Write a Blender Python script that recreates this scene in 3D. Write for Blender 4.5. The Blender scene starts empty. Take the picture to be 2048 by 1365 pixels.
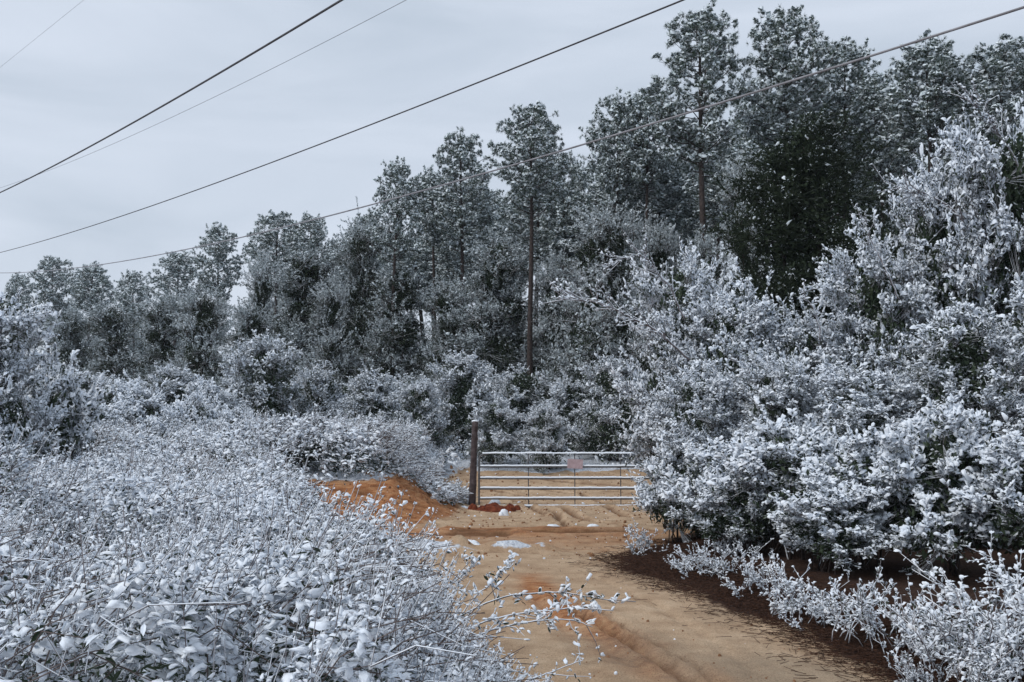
import bpy, math
import numpy as np
from mathutils import Vector

# ------------------------------------------------------------------ camera, sky, sun, exposure
SC = bpy.context.scene
COL = SC.collection
F = 1900.0                     # focal length in pixels of the 2048 wide photograph
CAMZ = 1.6
TH = math.atan(197.5 / F)      # camera looks up a little
cam_d = bpy.data.cameras.new("camera")
cam = bpy.data.objects.new("camera", cam_d)
COL.objects.link(cam)
cam_d.sensor_width = 36.0
cam_d.lens = 36.0 * F / 2048.0
cam_d.clip_start = 0.05
cam_d.clip_end = 3000
cam.location = (0, 0, CAMZ)
cam.rotation_euler = (math.pi / 2 + TH, 0, 0)
SC.camera = cam

SUN_EL, SUN_AZ = math.radians(48), math.radians(-60)   # soft sun behind cloud, left and a little behind the camera
world = bpy.data.worlds.new("World")
SC.world = world
world.use_nodes = True
wt = world.node_tree
wt.nodes.clear()
w_out = wt.nodes.new("ShaderNodeOutputWorld")
w_bg = wt.nodes.new("ShaderNodeBackground")
w_sky = wt.nodes.new("ShaderNodeTexSky")
w_sky.sky_type = 'NISHITA'
w_sky.sun_disc = False
w_sky.sun_elevation = SUN_EL
w_sky.sun_rotation = SUN_AZ
w_sky.air_density = 1.0
w_sky.dust_density = 3.0
w_bg2 = wt.nodes.new("ShaderNodeBackground")
w_bg.inputs["Strength"].default_value = 0.07
w_bg2.inputs["Strength"].default_value = 1.0
w_mix = wt.nodes.new("ShaderNodeMixShader")
w_mix.inputs[0].default_value = 0.9
tc = wt.nodes.new("ShaderNodeTexCoord")
mp = wt.nodes.new("ShaderNodeMapping")
mp.inputs["Scale"].default_value = (1.2, 1.2, 6.0)
nz = wt.nodes.new("ShaderNodeTexNoise")
nz.inputs["Scale"].default_value = 1.6
nz.inputs["Detail"].default_value = 5.0
nz.inputs["Roughness"].default_value = 0.5
nz.inputs["Distortion"].default_value = 0.6
cr = wt.nodes.new("ShaderNodeValToRGB")
cr.color_ramp.elements[0].position = 0.34
cr.color_ramp.elements[0].color = (0.50, 0.578, 0.68, 1)
cr.color_ramp.elements[1].position = 0.68
cr.color_ramp.elements[1].color = (0.665, 0.735, 0.845, 1)
sep = wt.nodes.new("ShaderNodeSeparateXYZ")
grad = wt.nodes.new("ShaderNodeMapRange")     # cloud deck a little brighter low down
grad.inputs["From Min"].default_value = 0.0
grad.inputs["From Max"].default_value = 0.55
grad.inputs["To Min"].default_value = 0.16
grad.inputs["To Max"].default_value = -0.06
addn = wt.nodes.new("ShaderNodeMath")
wt.links.new(tc.outputs["Generated"], mp.inputs["Vector"])
wt.links.new(mp.outputs[0], nz.inputs["Vector"])
wt.links.new(tc.outputs["Generated"], sep.inputs[0])
wt.links.new(sep.outputs["Z"], grad.inputs["Value"])
wt.links.new(nz.outputs["Fac"], addn.inputs[0])
wt.links.new(grad.outputs[0], addn.inputs[1])
wt.links.new(addn.outputs[0], cr.inputs[0])
wt.links.new(cr.outputs[0], w_bg2.inputs["Color"])
wt.links.new(w_sky.outputs[0], w_bg.inputs["Color"])
wt.links.new(w_bg.outputs[0], w_mix.inputs[1])
wt.links.new(w_bg2.outputs[0], w_mix.inputs[2])
wt.links.new(w_mix.outputs[0], w_out.inputs["Surface"])

sun_d = bpy.data.lights.new("sun", 'SUN')
sun_d.energy = 1.5
sun_d.angle = math.radians(25)
sun_d.color = (1.0, 0.97, 0.93)
sun = bpy.data.objects.new("sun", sun_d)
COL.objects.link(sun)
sd = Vector((math.sin(SUN_AZ) * math.cos(SUN_EL), -0.5 * math.cos(SUN_EL), math.sin(SUN_EL)))
sun.rotation_euler = sd.to_track_quat('Z', 'Y').to_euler()

SC.view_settings.view_transform = 'Standard'
SC.view_settings.look = 'None'
SC.view_settings.exposure = 0.12
SC.view_settings.gamma = 1.0
SC.cycles.max_bounces = 6
SC.cycles.diffuse_bounces = 5
SC.cycles.glossy_bounces = 2
SC.cycles.transmission_bounces = 2

# ------------------------------------------------------------------ pixel -> point helpers
def P(px, py, Y):
    u = (px - 1024) / F
    v = (682.5 - py) / F
    d = (u, math.cos(TH) - v * math.sin(TH), math.sin(TH) + v * math.cos(TH))
    t = Y / d[1]
    return np.array([d[0] * t, Y, CAMZ + d[2] * t])

def G(px, py, z=0.0):
    u = (px - 1024) / F
    v = (682.5 - py) / F
    d = (u, math.cos(TH) - v * math.sin(TH), math.sin(TH) + v * math.cos(TH))
    t = (z - CAMZ) / d[2]
    return np.array([d[0] * t, d[1] * t, z])

# ------------------------------------------------------------------ materials
def nodes(m):
    m.use_nodes = True
    nt = m.node_tree
    nt.nodes.clear()
    o = nt.nodes.new("ShaderNodeOutputMaterial")
    b = nt.nodes.new("ShaderNodeBsdfPrincipled")
    nt.links.new(b.outputs[0], o.inputs[0])
    return nt, b

def noise(nt, scale, detail=3, rough=0.6, vec=None, coord="Object"):
    n = nt.nodes.new("ShaderNodeTexNoise")
    n.inputs["Scale"].default_value = scale
    n.inputs["Detail"].default_value = detail
    n.inputs["Roughness"].default_value = rough
    if vec is None:
        t = nt.nodes.new("ShaderNodeTexCoord")
        vec = t.outputs[coord]
    nt.links.new(vec, n.inputs["Vector"])
    return n

def ramp(nt, src, stops):
    r = nt.nodes.new("ShaderNodeValToRGB")
    e = r.color_ramp.elements
    while len(e) < len(stops):
        e.new(0.5)
    for i, (p, c) in enumerate(stops):
        e[i].position = p
        e[i].color = (*c, 1) if len(c) == 3 else c
    nt.links.new(src, r.inputs[0])
    return r

def mixc(nt, fac, a, b):
    m = nt.nodes.new("ShaderNodeMix")
    m.data_type = 'RGBA'
    for s, v in ((0, fac), (6, a), (7, b)):
        if isinstance(v, (int, float)):
            m.inputs[s].default_value = v
        elif isinstance(v, tuple):
            m.inputs[s].default_value = (*v, 1)
        else:
            nt.links.new(v, m.inputs[s])
    return m.outputs[2]

def math_(nt, op, a, b=None, c=None, clamp=False):
    m = nt.nodes.new("ShaderNodeMath")
    m.operation = op
    m.use_clamp = clamp
    for i, v in enumerate((a, b, c)):
        if v is None:
            continue
        if isinstance(v, (int, float)):
            m.inputs[i].default_value = v
        else:
            nt.links.new(v, m.inputs[i])
    return m.outputs[0]

SNOW_A, SNOW_B = (0.76, 0.82, 0.90), (0.90, 0.93, 0.97)

def simple_mat(name, stops, scale=8, rough=0.8, detail=4, bump=0.0, spec=0.2):
    m = bpy.data.materials.new(name)
    nt, b = nodes(m)
    n = noise(nt, scale, detail)
    r = ramp(nt, n.outputs["Fac"], stops)
    nt.links.new(r.outputs[0], b.inputs["Base Color"])
    b.inputs["Roughness"].default_value = rough
    b.inputs["Specular IOR Level"].default_value = spec
    if bump:
        bp = nt.nodes.new("ShaderNodeBump")
        bp.inputs["Strength"].default_value = bump
        bp.inputs["Distance"].default_value = 0.02
        n2 = noise(nt, scale * 6, 3)
        nt.links.new(n2.outputs["Fac"], bp.inputs["Height"])
        nt.links.new(bp.outputs[0], b.inputs["Normal"])
    return m

def frost_mat(name, stops, thr=0.1, soft=0.35, nscale=9.0, namp=0.9, scale=3.0, snow=(SNOW_A, SNOW_B)):
    """leaf, twig or bark with snow lying on the faces that look up"""
    m = bpy.data.materials.new(name)
    nt, b = nodes(m)
    base = ramp(nt, noise(nt, scale, 3).outputs["Fac"], stops).outputs[0]
    g = nt.nodes.new("ShaderNodeNewGeometry")
    s = nt.nodes.new("ShaderNodeSeparateXYZ")
    nt.links.new(g.outputs["Normal"], s.inputs[0])
    n = noise(nt, nscale, 3)
    v = math_(nt, 'MULTIPLY_ADD', n.outputs["Fac"], namp, -0.5 * namp)
    v = math_(nt, 'ADD', v, s.outputs["Z"])
    mr = nt.nodes.new("ShaderNodeMapRange")
    mr.inputs["From Min"].default_value = thr - soft / 2
    mr.inputs["From Max"].default_value = thr + soft / 2
    nt.links.new(v, mr.inputs["Value"])
    sn = ramp(nt, noise(nt, 1.3, 2).outputs["Fac"], [(0.3, snow[0]), (0.7, snow[1])]).outputs[0]
    nt.links.new(mixc(nt, mr.outputs[0], base, sn), b.inputs["Base Color"])
    b.inputs["Roughness"].default_value = 0.75
    b.inputs["Specular IOR Level"].default_value = 0.2
    return m

M = {}
M['snow'] = simple_mat('snow', [(0.3, SNOW_A), (0.7, SNOW_B)], 1.7, 0.65, bump=0.25)
M['pine_snow'] = simple_mat('pine_snow', [(0.33, (0.26, 0.32, 0.31)), (0.43, (0.58, 0.65, 0.68)), (0.6, (0.80, 0.86, 0.90))], 5, 0.75)
M['leaf'] = frost_mat('leaf', [(0.3, (0.020, 0.036, 0.020)), (0.7, (0.07, 0.09, 0.055))], 0.75, 0.4)
M['leaf_frost'] = frost_mat('leaf_frost', [(0.3, (0.03, 0.045, 0.03)), (0.7, (0.085, 0.10, 0.075))], 0.05, 0.6)
M['needle'] = frost_mat('needle', [(0.3, (0.022, 0.042, 0.024)), (0.7, (0.075, 0.105, 0.06))], 0.38, 0.7, snow=((0.42, 0.49, 0.50), (0.66, 0.72, 0.76)))
M['mid_frost'] = frost_mat('mid_frost', [(0.3, (0.025, 0.040, 0.028)), (0.7, (0.08, 0.095, 0.07))], -0.25, 1.1, 4.0, 1.0, snow=((0.40, 0.45, 0.47), (0.66, 0.71, 0.75)))
M['mid_lilac'] = frost_mat('mid_lilac', [(0.3, (0.06, 0.068, 0.06)), (0.7, (0.14, 0.145, 0.13))], -0.35, 1.1, 4.0, 1.0, snow=((0.48, 0.53, 0.55), (0.74, 0.79, 0.82)))
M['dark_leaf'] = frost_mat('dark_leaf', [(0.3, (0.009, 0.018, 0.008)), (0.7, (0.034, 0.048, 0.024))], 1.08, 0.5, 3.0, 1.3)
M['twig'] = frost_mat('twig', [(0.3, (0.045, 0.035, 0.032)), (0.7, (0.13, 0.105, 0.095))], 0.35, 0.5)
M['twig_frost'] = frost_mat('twig_frost', [(0.3, (0.12, 0.10, 0.10)), (0.7, (0.25, 0.22, 0.23))], 0.1, 0.6)
M['stalk'] = simple_mat('stalk', [(0.3, (0.05, 0.038, 0.034)), (0.7, (0.20, 0.16, 0.15))], 5, 0.85)
M['bark'] = frost_mat('bark', [(0.3, (0.022, 0.017, 0.016)), (0.7, (0.075, 0.055, 0.048))], 0.6, 0.4, 14, 0.8, scale=9)

# ------------------------------------------------------------------ mesh builder (numpy)
def unit(a):
    return a / np.maximum(np.linalg.norm(a, axis=-1, keepdims=True), 1e-9)

class MB:
    def __init__(s):
        s.v, s.f, s.m, s.s = [], [], [], []
        s.n = 0
        s.mats = []
    def mi(s, name):
        if name not in s.mats:
            s.mats.append(name)
        return s.mats.index(name)
    def add(s, v, f, mat, smooth=False):
        v = np.asarray(v, dtype=np.float32).reshape(-1, 3)
        f = np.asarray(f, dtype=np.int32).reshape(-1, 3)
        s.v.append(v)
        s.f.append(f + s.n)
        s.m.append(np.full(len(f), s.mi(mat), np.int32))
        s.s.append(np.full(len(f), smooth, bool))
        s.n += len(v)
    def inst(s, tv, tf, pos, R, scale, mat, smooth=False, jit=0.0, rng=None):
        """template (N,3) placed K times: R (K,3,3) columns x,y,z; scale (K,3)"""
        K = len(pos)
        if K == 0:
            return
        loc = tv[None] * scale[:, None, :]
        if jit:
            loc = loc + rng.normal(0, jit, loc.shape) * scale.mean(1)[:, None, None]
        v = np.einsum('kij,knj->kni', R, loc) + pos[:, None]
        f = tf[None] + (np.arange(K) * len(tv))[:, None, None]
        s.add(v.reshape(-1, 3), f.reshape(-1, 3), mat, smooth)
    def prisms(s, A, B, ra, rb, mat, sides=3):
        A = np.asarray(A, float); B = np.asarray(B, float)
        K = len(A)
        if K == 0:
            return
        ra = np.broadcast_to(ra, (K,)); rb = np.broadcast_to(rb, (K,))
        d = unit(B - A)
        ref = np.where(np.abs(d[:, 2:3]) > 0.9, np.array([[1.0, 0, 0]]), np.array([[0, 0, 1.0]]))
        x = unit(np.cross(d, ref)); y = np.cross(d, x)
        a = np.arange(sides) * 2 * math.pi / sides
        off = x[:, None] * np.cos(a)[None, :, None] + y[:, None] * np.sin(a)[None, :, None]
        v = np.concatenate([A[:, None] + off * ra[:, None, None], B[:, None] + off * rb[:, None, None]], 1)
        f = []
        for i in range(sides):
            j = (i + 1) % sides
            f += [(i, i + sides, j), (j, i + sides, j + sides)]
        f = np.array(f)[None] + (np.arange(K) * 2 * sides)[:, None, None]
        s.add(v.reshape(-1, 3), f.reshape(-1, 3), mat, True)
    def tube(s, pts, rad, mat, sides=8, caps=True):
        pts = np.asarray(pts, float)
        n = len(pts)
        rad = np.broadcast_to(rad, (n,))
        d = unit(np.gradient(pts, axis=0))
        ref = np.array([0, 0, 1.0]) if abs(d[0][2]) < 0.8 else np.array([1.0, 0, 0])
        x = unit(np.cross(d, ref)); y = np.cross(d, x)
        a = np.arange(sides) * 2 * math.pi / sides
        v = pts[:, None] + (x[:, None] * np.cos(a)[None, :, None] + y[:, None] * np.sin(a)[None, :, None]) * rad[:, None, None]
        v = v.reshape(-1, 3)
        f = []
        for k in range(n - 1):
            for i in range(sides):
                j = (i + 1) % sides
                p, q = k * sides + i, k * sides + j
                f += [(p, p + sides, q), (q, p + sides, q + sides)]
        if caps:
            v = np.concatenate([v, pts[:1], pts[-1:]])
            c0, c1 = n * sides, n * sides + 1
            for i in range(sides):
                j = (i + 1) % sides
                f += [(c0, i, j), (c1, (n - 1) * sides + j, (n - 1) * sides + i)]
        s.add(v, f, mat, True)
    def mesh(s, name):
        me = bpy.data.meshes.new(name)
        v = np.concatenate(s.v); f = np.concatenate(s.f)
        me.vertices.add(len(v)); me.loops.add(len(f) * 3); me.polygons.add(len(f))
        me.vertices.foreach_set("co", v.ravel())
        me.loops.foreach_set("vertex_index", f.ravel())
        me.polygons.foreach_set("loop_start", np.arange(len(f), dtype=np.int32) * 3)
        for n in s.mats:
            me.materials.append(M[n])
        me.polygons.foreach_set("material_index", np.concatenate(s.m))
        me.polygons.foreach_set("use_smooth", np.concatenate(s.s))
        me.update(calc_edges=True)
        return me
    def obj(s, name, parent=None):
        o = bpy.data.objects.new(name, s.mesh(name))
        COL.objects.link(o)
        o.parent = parent
        return o

def empty(name, loc=(0, 0, 0)):
    o = bpy.data.objects.new(name, None)
    COL.objects.link(o)
    o.location = loc
    o.empty_display_size = 0.3
    return o

def tag(o, label=None, cat=None, group=None, kind=None):
    for k, v in (('label', label), ('category', cat), ('group', group), ('kind', kind)):
        if v:
            o[k] = v
    return o

def copy_tree(o, name=None):
    c = o.copy()
    COL.objects.link(c)
    for ch in o.children:
        k = ch.copy()
        COL.objects.link(k)
        k.parent = c
    return c

# leaf templates: along +x, width in y, thickness up z
def ring_template(n, levels):
    """levels: list of (radius, z); centre on (0.5,0), closes with a top vertex"""
    v, f = [], []
    for r, z in levels[:-1]:
        for i in range(n):
            a = 2 * math.pi * i / n
            v.append((0.5 + 0.5 * r * math.cos(a), 0.5 * r * math.sin(a), z))
    for k in range(len(levels) - 2):
        for i in range(n):
            j = (i + 1) % n
            f += [(k * n + i, k * n + j, (k + 1) * n + i), (k * n + j, (k + 1) * n + j, (k + 1) * n + i)]
    v.append((0.5, 0, levels[-1][1]))
    b = (len(levels) - 2) * n
    for i in range(n):
        f.append((b + i, b + (i + 1) % n, len(v) - 1))
    return np.array(v, float), np.array(f)

T_DIA = (np.array([(0, 0, 0), (.45, .5, 0.04), (1, 0, -.05), (.45, -.5, 0.04)], float), np.array([(0, 2, 1), (0, 3, 2)]))
T_LEAF = (np.array([(0, 0, 0), (.3, .42, .05), (.3, -.42, .05), (.68, .40, .02), (.68, -.40, .02), (1, 0, -.14), (.3, 0, -.03), (.68, 0, -.05)], float),
          np.array([(0, 6, 1), (0, 2, 6), (6, 3, 1), (6, 7, 3), (6, 2, 4), (6, 4, 7), (7, 5, 3), (7, 4, 5)]))
def pointed(t, p=0.6):
    v = t[0].copy()
    u = np.clip(np.abs(v[:, 0] - 0.5) * 2, 0, 1.2)
    v[:, 1] *= np.clip(1 - 0.55 * u ** 2, 0.2, 1)
    v[:, 2] -= 0.16 * np.clip(v[:, 0] - 0.3, 0, 2) ** 2
    return v, t[1]
T_CAP = pointed(ring_template(6, [(1.0, -0.06), (1.08, 0.05), (0.7, 0.17), (0, 0.20)]))
T_CAPLO = pointed(ring_template(6, [(1.08, -0.03), (0.72, 0.17), (0, 0.22)]))
T_NEEDLE = (np.array([(0, .5, 0), (0, -.5, 0), (1, 0, 0)], float), np.array([(0, 1, 2)]))

def frames(d, n):
    """rotation matrices with x along d and z near n"""
    x = unit(d)
    y = unit(np.cross(n, x))
    z = np.cross(x, y)
    return np.stack([x, y, z], axis=-1)

UP = np.array([0, 0, 1.0])

def leaves(mb, rng, pos, d, L, ratio, mat, cap=None, capprob=1.0, tmpl=T_DIA, captmpl=T_CAPLO, tilt=0.45, capsc=1.0, capth=1.0):
    n = unit(UP + rng.normal(0, tilt, (len(pos), 3)))
    R = frames(d, n)
    L = np.broadcast_to(L, (len(pos),))
    sc = np.stack([L, L * ratio, L], 1)
    mb.inst(tmpl[0], tmpl[1], pos, R, sc, mat, False)
    if cap:
        k = rng.random(len(pos)) < capprob
        cs = sc[k] * rng.uniform(0.65, 1.25, (k.sum(), 1)) * capsc
        cs[:, 1] *= rng.uniform(0.9, 1.6, k.sum())
        cs[:, 2] *= rng.uniform(0.5, 1.2, k.sum()) * capth
        mb.inst(captmpl[0], captmpl[1], pos[k] + np.array([0, 0, 0.004]), R[k], cs, cap, True, 0.075, rng)

# ------------------------------------------------------------------ smooth value noise for terrain (numpy)
_pr = np.random.default_rng(11).random((64, 64))
def vnoise(x, y, s):
    x = np.asarray(x, float) / s; y = np.asarray(y, float) / s
    xi = np.floor(x).astype(int); yi = np.floor(y).astype(int)
    fx = x - xi; fy = y - yi
    fx = fx * fx * (3 - 2 * fx); fy = fy * fy * (3 - 2 * fy)
    a = _pr[xi % 64, yi % 64]; b = _pr[(xi + 1) % 64, yi % 64]
    c = _pr[xi % 64, (yi + 1) % 64]; d = _pr[(xi + 1) % 64, (yi + 1) % 64]
    return (a * (1 - fx) + b * fx) * (1 - fy) + (c * (1 - fx) + d * fx) * fy
def fbm(x, y, s, o=3):
    t = 0; a = 0.5
    for k in range(o):
        t = t + a * vnoise(x + 17.3 * k, y - 9.1 * k, s); a *= 0.5; s *= 0.5
    return t - 0.45
def sst(a, b, x):
    t = np.clip((np.asarray(x, float) - a) / (b - a), 0, 1)
    return t * t * (3 - 2 * t)

def road_left(y):      # x of the left edge of the dirt road
    return np.interp(y, [0, 3, 5, 5.5, 6.5, 7.5, 9.5, 11.9, 12.8, 13.4], [0.5, 0.3, 0.15, 0.10, -0.25, -0.78, -1.5, -2.5, -3.1, -3.5])
def road_right(y):     # x of the right edge of the dirt road
    return np.interp(y, [0, 4, 6.3, 7.5, 9.5, 11, 12.2, 13.2, 14.5, 17, 24, 60], [3.7, 3.2, 2.62, 2.5, 2.14, 1.74, 1.36, 1.45, 2.2, 3.2, 7.5, 8.5])

def bank_mask(x, y):
    foot = 17.2 + 0.35 * np.sin(x * 1.3) + 0.9 * sst(-2.2, -1.0, x)
    my = sst(0, 2.9, y - foot)
    mx = sst(-0.95, -3.1, x + 0.0 * y - np.clip((y - 24) * 0.0, 0, 1))
    return my * mx

def H0(x, y):
    x = np.asarray(x, float); y = np.asarray(y, float)
    rise = 1.15 * sst(24.3, 33.5, y) + 0.012 * np.clip(y - 33.5, 0, 200)
    plat = 0.85 * bank_mask(x, y)
    h = np.maximum(rise, plat) + 0.12 * np.minimum(rise, plat)
    bm = bank_mask(x, y)
    edge = 4 * bm * (1 - bm)
    h = h + edge * (0.36 * fbm(x, y, 0.8, 5)) + 0.13 * sst(0, .2, bm) * sst(1, .9, bm) * fbm(x, y, 0.3, 4)
    # weeds side and thicket side stand a little above the road
    h = h + 0.16 * sst(0.0, 0.9, road_left(y) - x) * (1 - sst(12.3, 13.6, y))
    h = h + 0.14 * sst(0.1, 1.2, x - road_right(y))
    onroad = sst(-0.1, 0.3, x - road_left(y)) * sst(-0.1, 0.3, road_right(y) - x)
    h = h + 0.05 * fbm(x, y, 1.6, 3) + 0.03 * fbm(x * 1.3, y, 0.35, 4)
    h = h + 0.05 * sst(13.2, 14, y) * sst(18.5, 17.5, y) * fbm(x * 0.3, y * 1.6, 0.6, 4)
    # the graded windrow across the road with ruts of the cross track
    yr = 13.9 + 0.1 * x + 0.25 * fbm(x, y * 0, 1.2, 3)
    h = h + 0.16 * np.exp(-(np.abs(y - yr) / 0.14) ** 1.4) * sst(-3.2, -1.8, x) * sst(0.9, 0.2, x) * (0.5 + 1.2 * vnoise(x, y, 0.25))
    for yy, dp in ((14.7, 0.05), (15.4, -0.03), (16.3, 0.06), (16.8, -0.06), (17.4, 0.05)):
        yq = yy + 0.05 * x + 0.2 * fbm(x, 0 * y + yy, 1.5, 2)
        h = h - dp * np.exp(-((y - yq) / 0.18) ** 2) * sst(3.2, 2.0, x)
    # wheel rut with churned edges along the near road
    xr = np.interp(y, [4, 6.3, 8.7, 11, 13], [1.95, 1.25, 0.57, 0.25, 0.2])
    for o in (-0.16, 0.12):
        h = h - 0.03 * np.exp(-((x - xr - o) / 0.07) ** 2) * sst(12, 8, y) * (0.6 + 0.8 * vnoise(x, y, 0.12))
    return h

def hit(px, py):
    lo, hi = 3.0, 60.0
    for Y in np.arange(3.0, 60.0, 0.1):
        q = P(px, py, Y)
        if q[2] < float(H0(q[0], q[1])):
            return q[0], q[1]
    return q[0], q[1]
# rills and drag marks in the sand: (points in the photograph traced to the ground, half width, depth)
RILLS = [([hit(*p) for p in pts], w, d) for pts, w, d in (
    (((965, 975), (1000, 985), (1037, 993), (1075, 998)), .09, .08), (((1005, 994), (1030, 1002), (1055, 1011), (1092, 1032)), .08, .09),
    (((1126, 1016), (1150, 1034), (1186, 1046), (1245, 1053)), .10, .10), (((1100, 1022), (1118, 1038), (1137, 1056)), .07, .08),
    (((1215, 1014), (1232, 1026), (1256, 1038)), .09, .10), (((1164, 992), (1190, 1001), (1215, 1009)), .09, .09),
    (((1040, 975), (1100, 984), (1150, 990)), .08, .08), (((1090, 960), (1150, 968), (1230, 972)), .12, .08),
    (((919, 1060), (990, 1058), (1080, 1062), (1180, 1063), (1262, 1064)), .10, .07), (((700, 1074), (790, 1076), (925, 1071), (1010, 1072)), .12, .07),
    (((840, 1030), (870, 1040), (905, 1046)), .05, .14), (((700, 1010), (760, 1030), (850, 1052)), .08, .12), (((720, 985), (790, 1000), (850, 1022)), .07, .12),
    (((760, 965), (830, 985), (880, 1010)), .07, .14), (((690, 1040), (760, 1052), (840, 1060)), .08, .08), (((870, 985), (905, 1010), (960, 1030)), .07, .10),
    (((1000, 1046), (1060, 1050), (1110, 1049)), .05, .06), (((960, 1108), (1040, 1106), (1130, 1112), (1210, 1104)), .08, .03),
    (((1120, 1205), (1190, 1245), (1260, 1290), (1330, 1336), (1390, 1375)), .055, .045), (((1150, 1195), (1240, 1245), (1320, 1290), (1400, 1345), (1440, 1375)), .04, .035),
    (((1180, 1150), (1300, 1205), (1420, 1280), (1520, 1360)), .05, .02), (((1060, 1180), (1100, 1230), (1150, 1290), (1200, 1365)), .06, .02),
)]
def rill_field(x, y):
    dep = np.zeros(np.shape(x)); tint = np.zeros(np.shape(x))
    wx = x + 0.10 * fbm(x, y, 0.5, 3); wy = y + 0.16 * fbm(x + 4, y + 9, 0.4, 3)
    for pts, w, d in RILLS:
        best = np.full(np.shape(x), 9.0)
        for (ax, ay), (bx, by) in zip(pts[:-1], pts[1:]):
            vx, vy = bx - ax, by - ay
            t = np.clip(((wx - ax) * vx + (wy - ay) * vy) / (vx * vx + vy * vy + 1e-9), 0, 1)
            best = np.minimum(best, np.hypot(wx - ax - t * vx, wy - ay - t * vy))
        g = np.exp(-(best / w) ** 2)
        dep = dep + d * (g - 0.45 * np.exp(-((best - 2 * w) / w) ** 2))
        tint = np.maximum(tint, np.exp(-(best / (w * 1.25)) ** 2) * min(1, d / .06))
    return dep, tint
def H(x, y):
    x = np.asarray(x, float); y = np.asarray(y, float)
    h = H0(x, y)
    m = (np.abs(x) < 6) & (y > 4) & (y < 36)
    if np.any(m):
        if x.ndim == 0:
            return h - rill_field(x[None], y[None])[0][0]
        xm, ym = (x, y) if x.shape == y.shape else np.broadcast_arrays(x, y)
        h = np.array(h)
        h[m] -= rill_field(xm[m], ym[m])[0]
    return h

def axis(segs):
    out = []
    for a, b, st in segs:
        out.append(np.arange(a, b, st))
    return np.concatenate(out)

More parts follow.
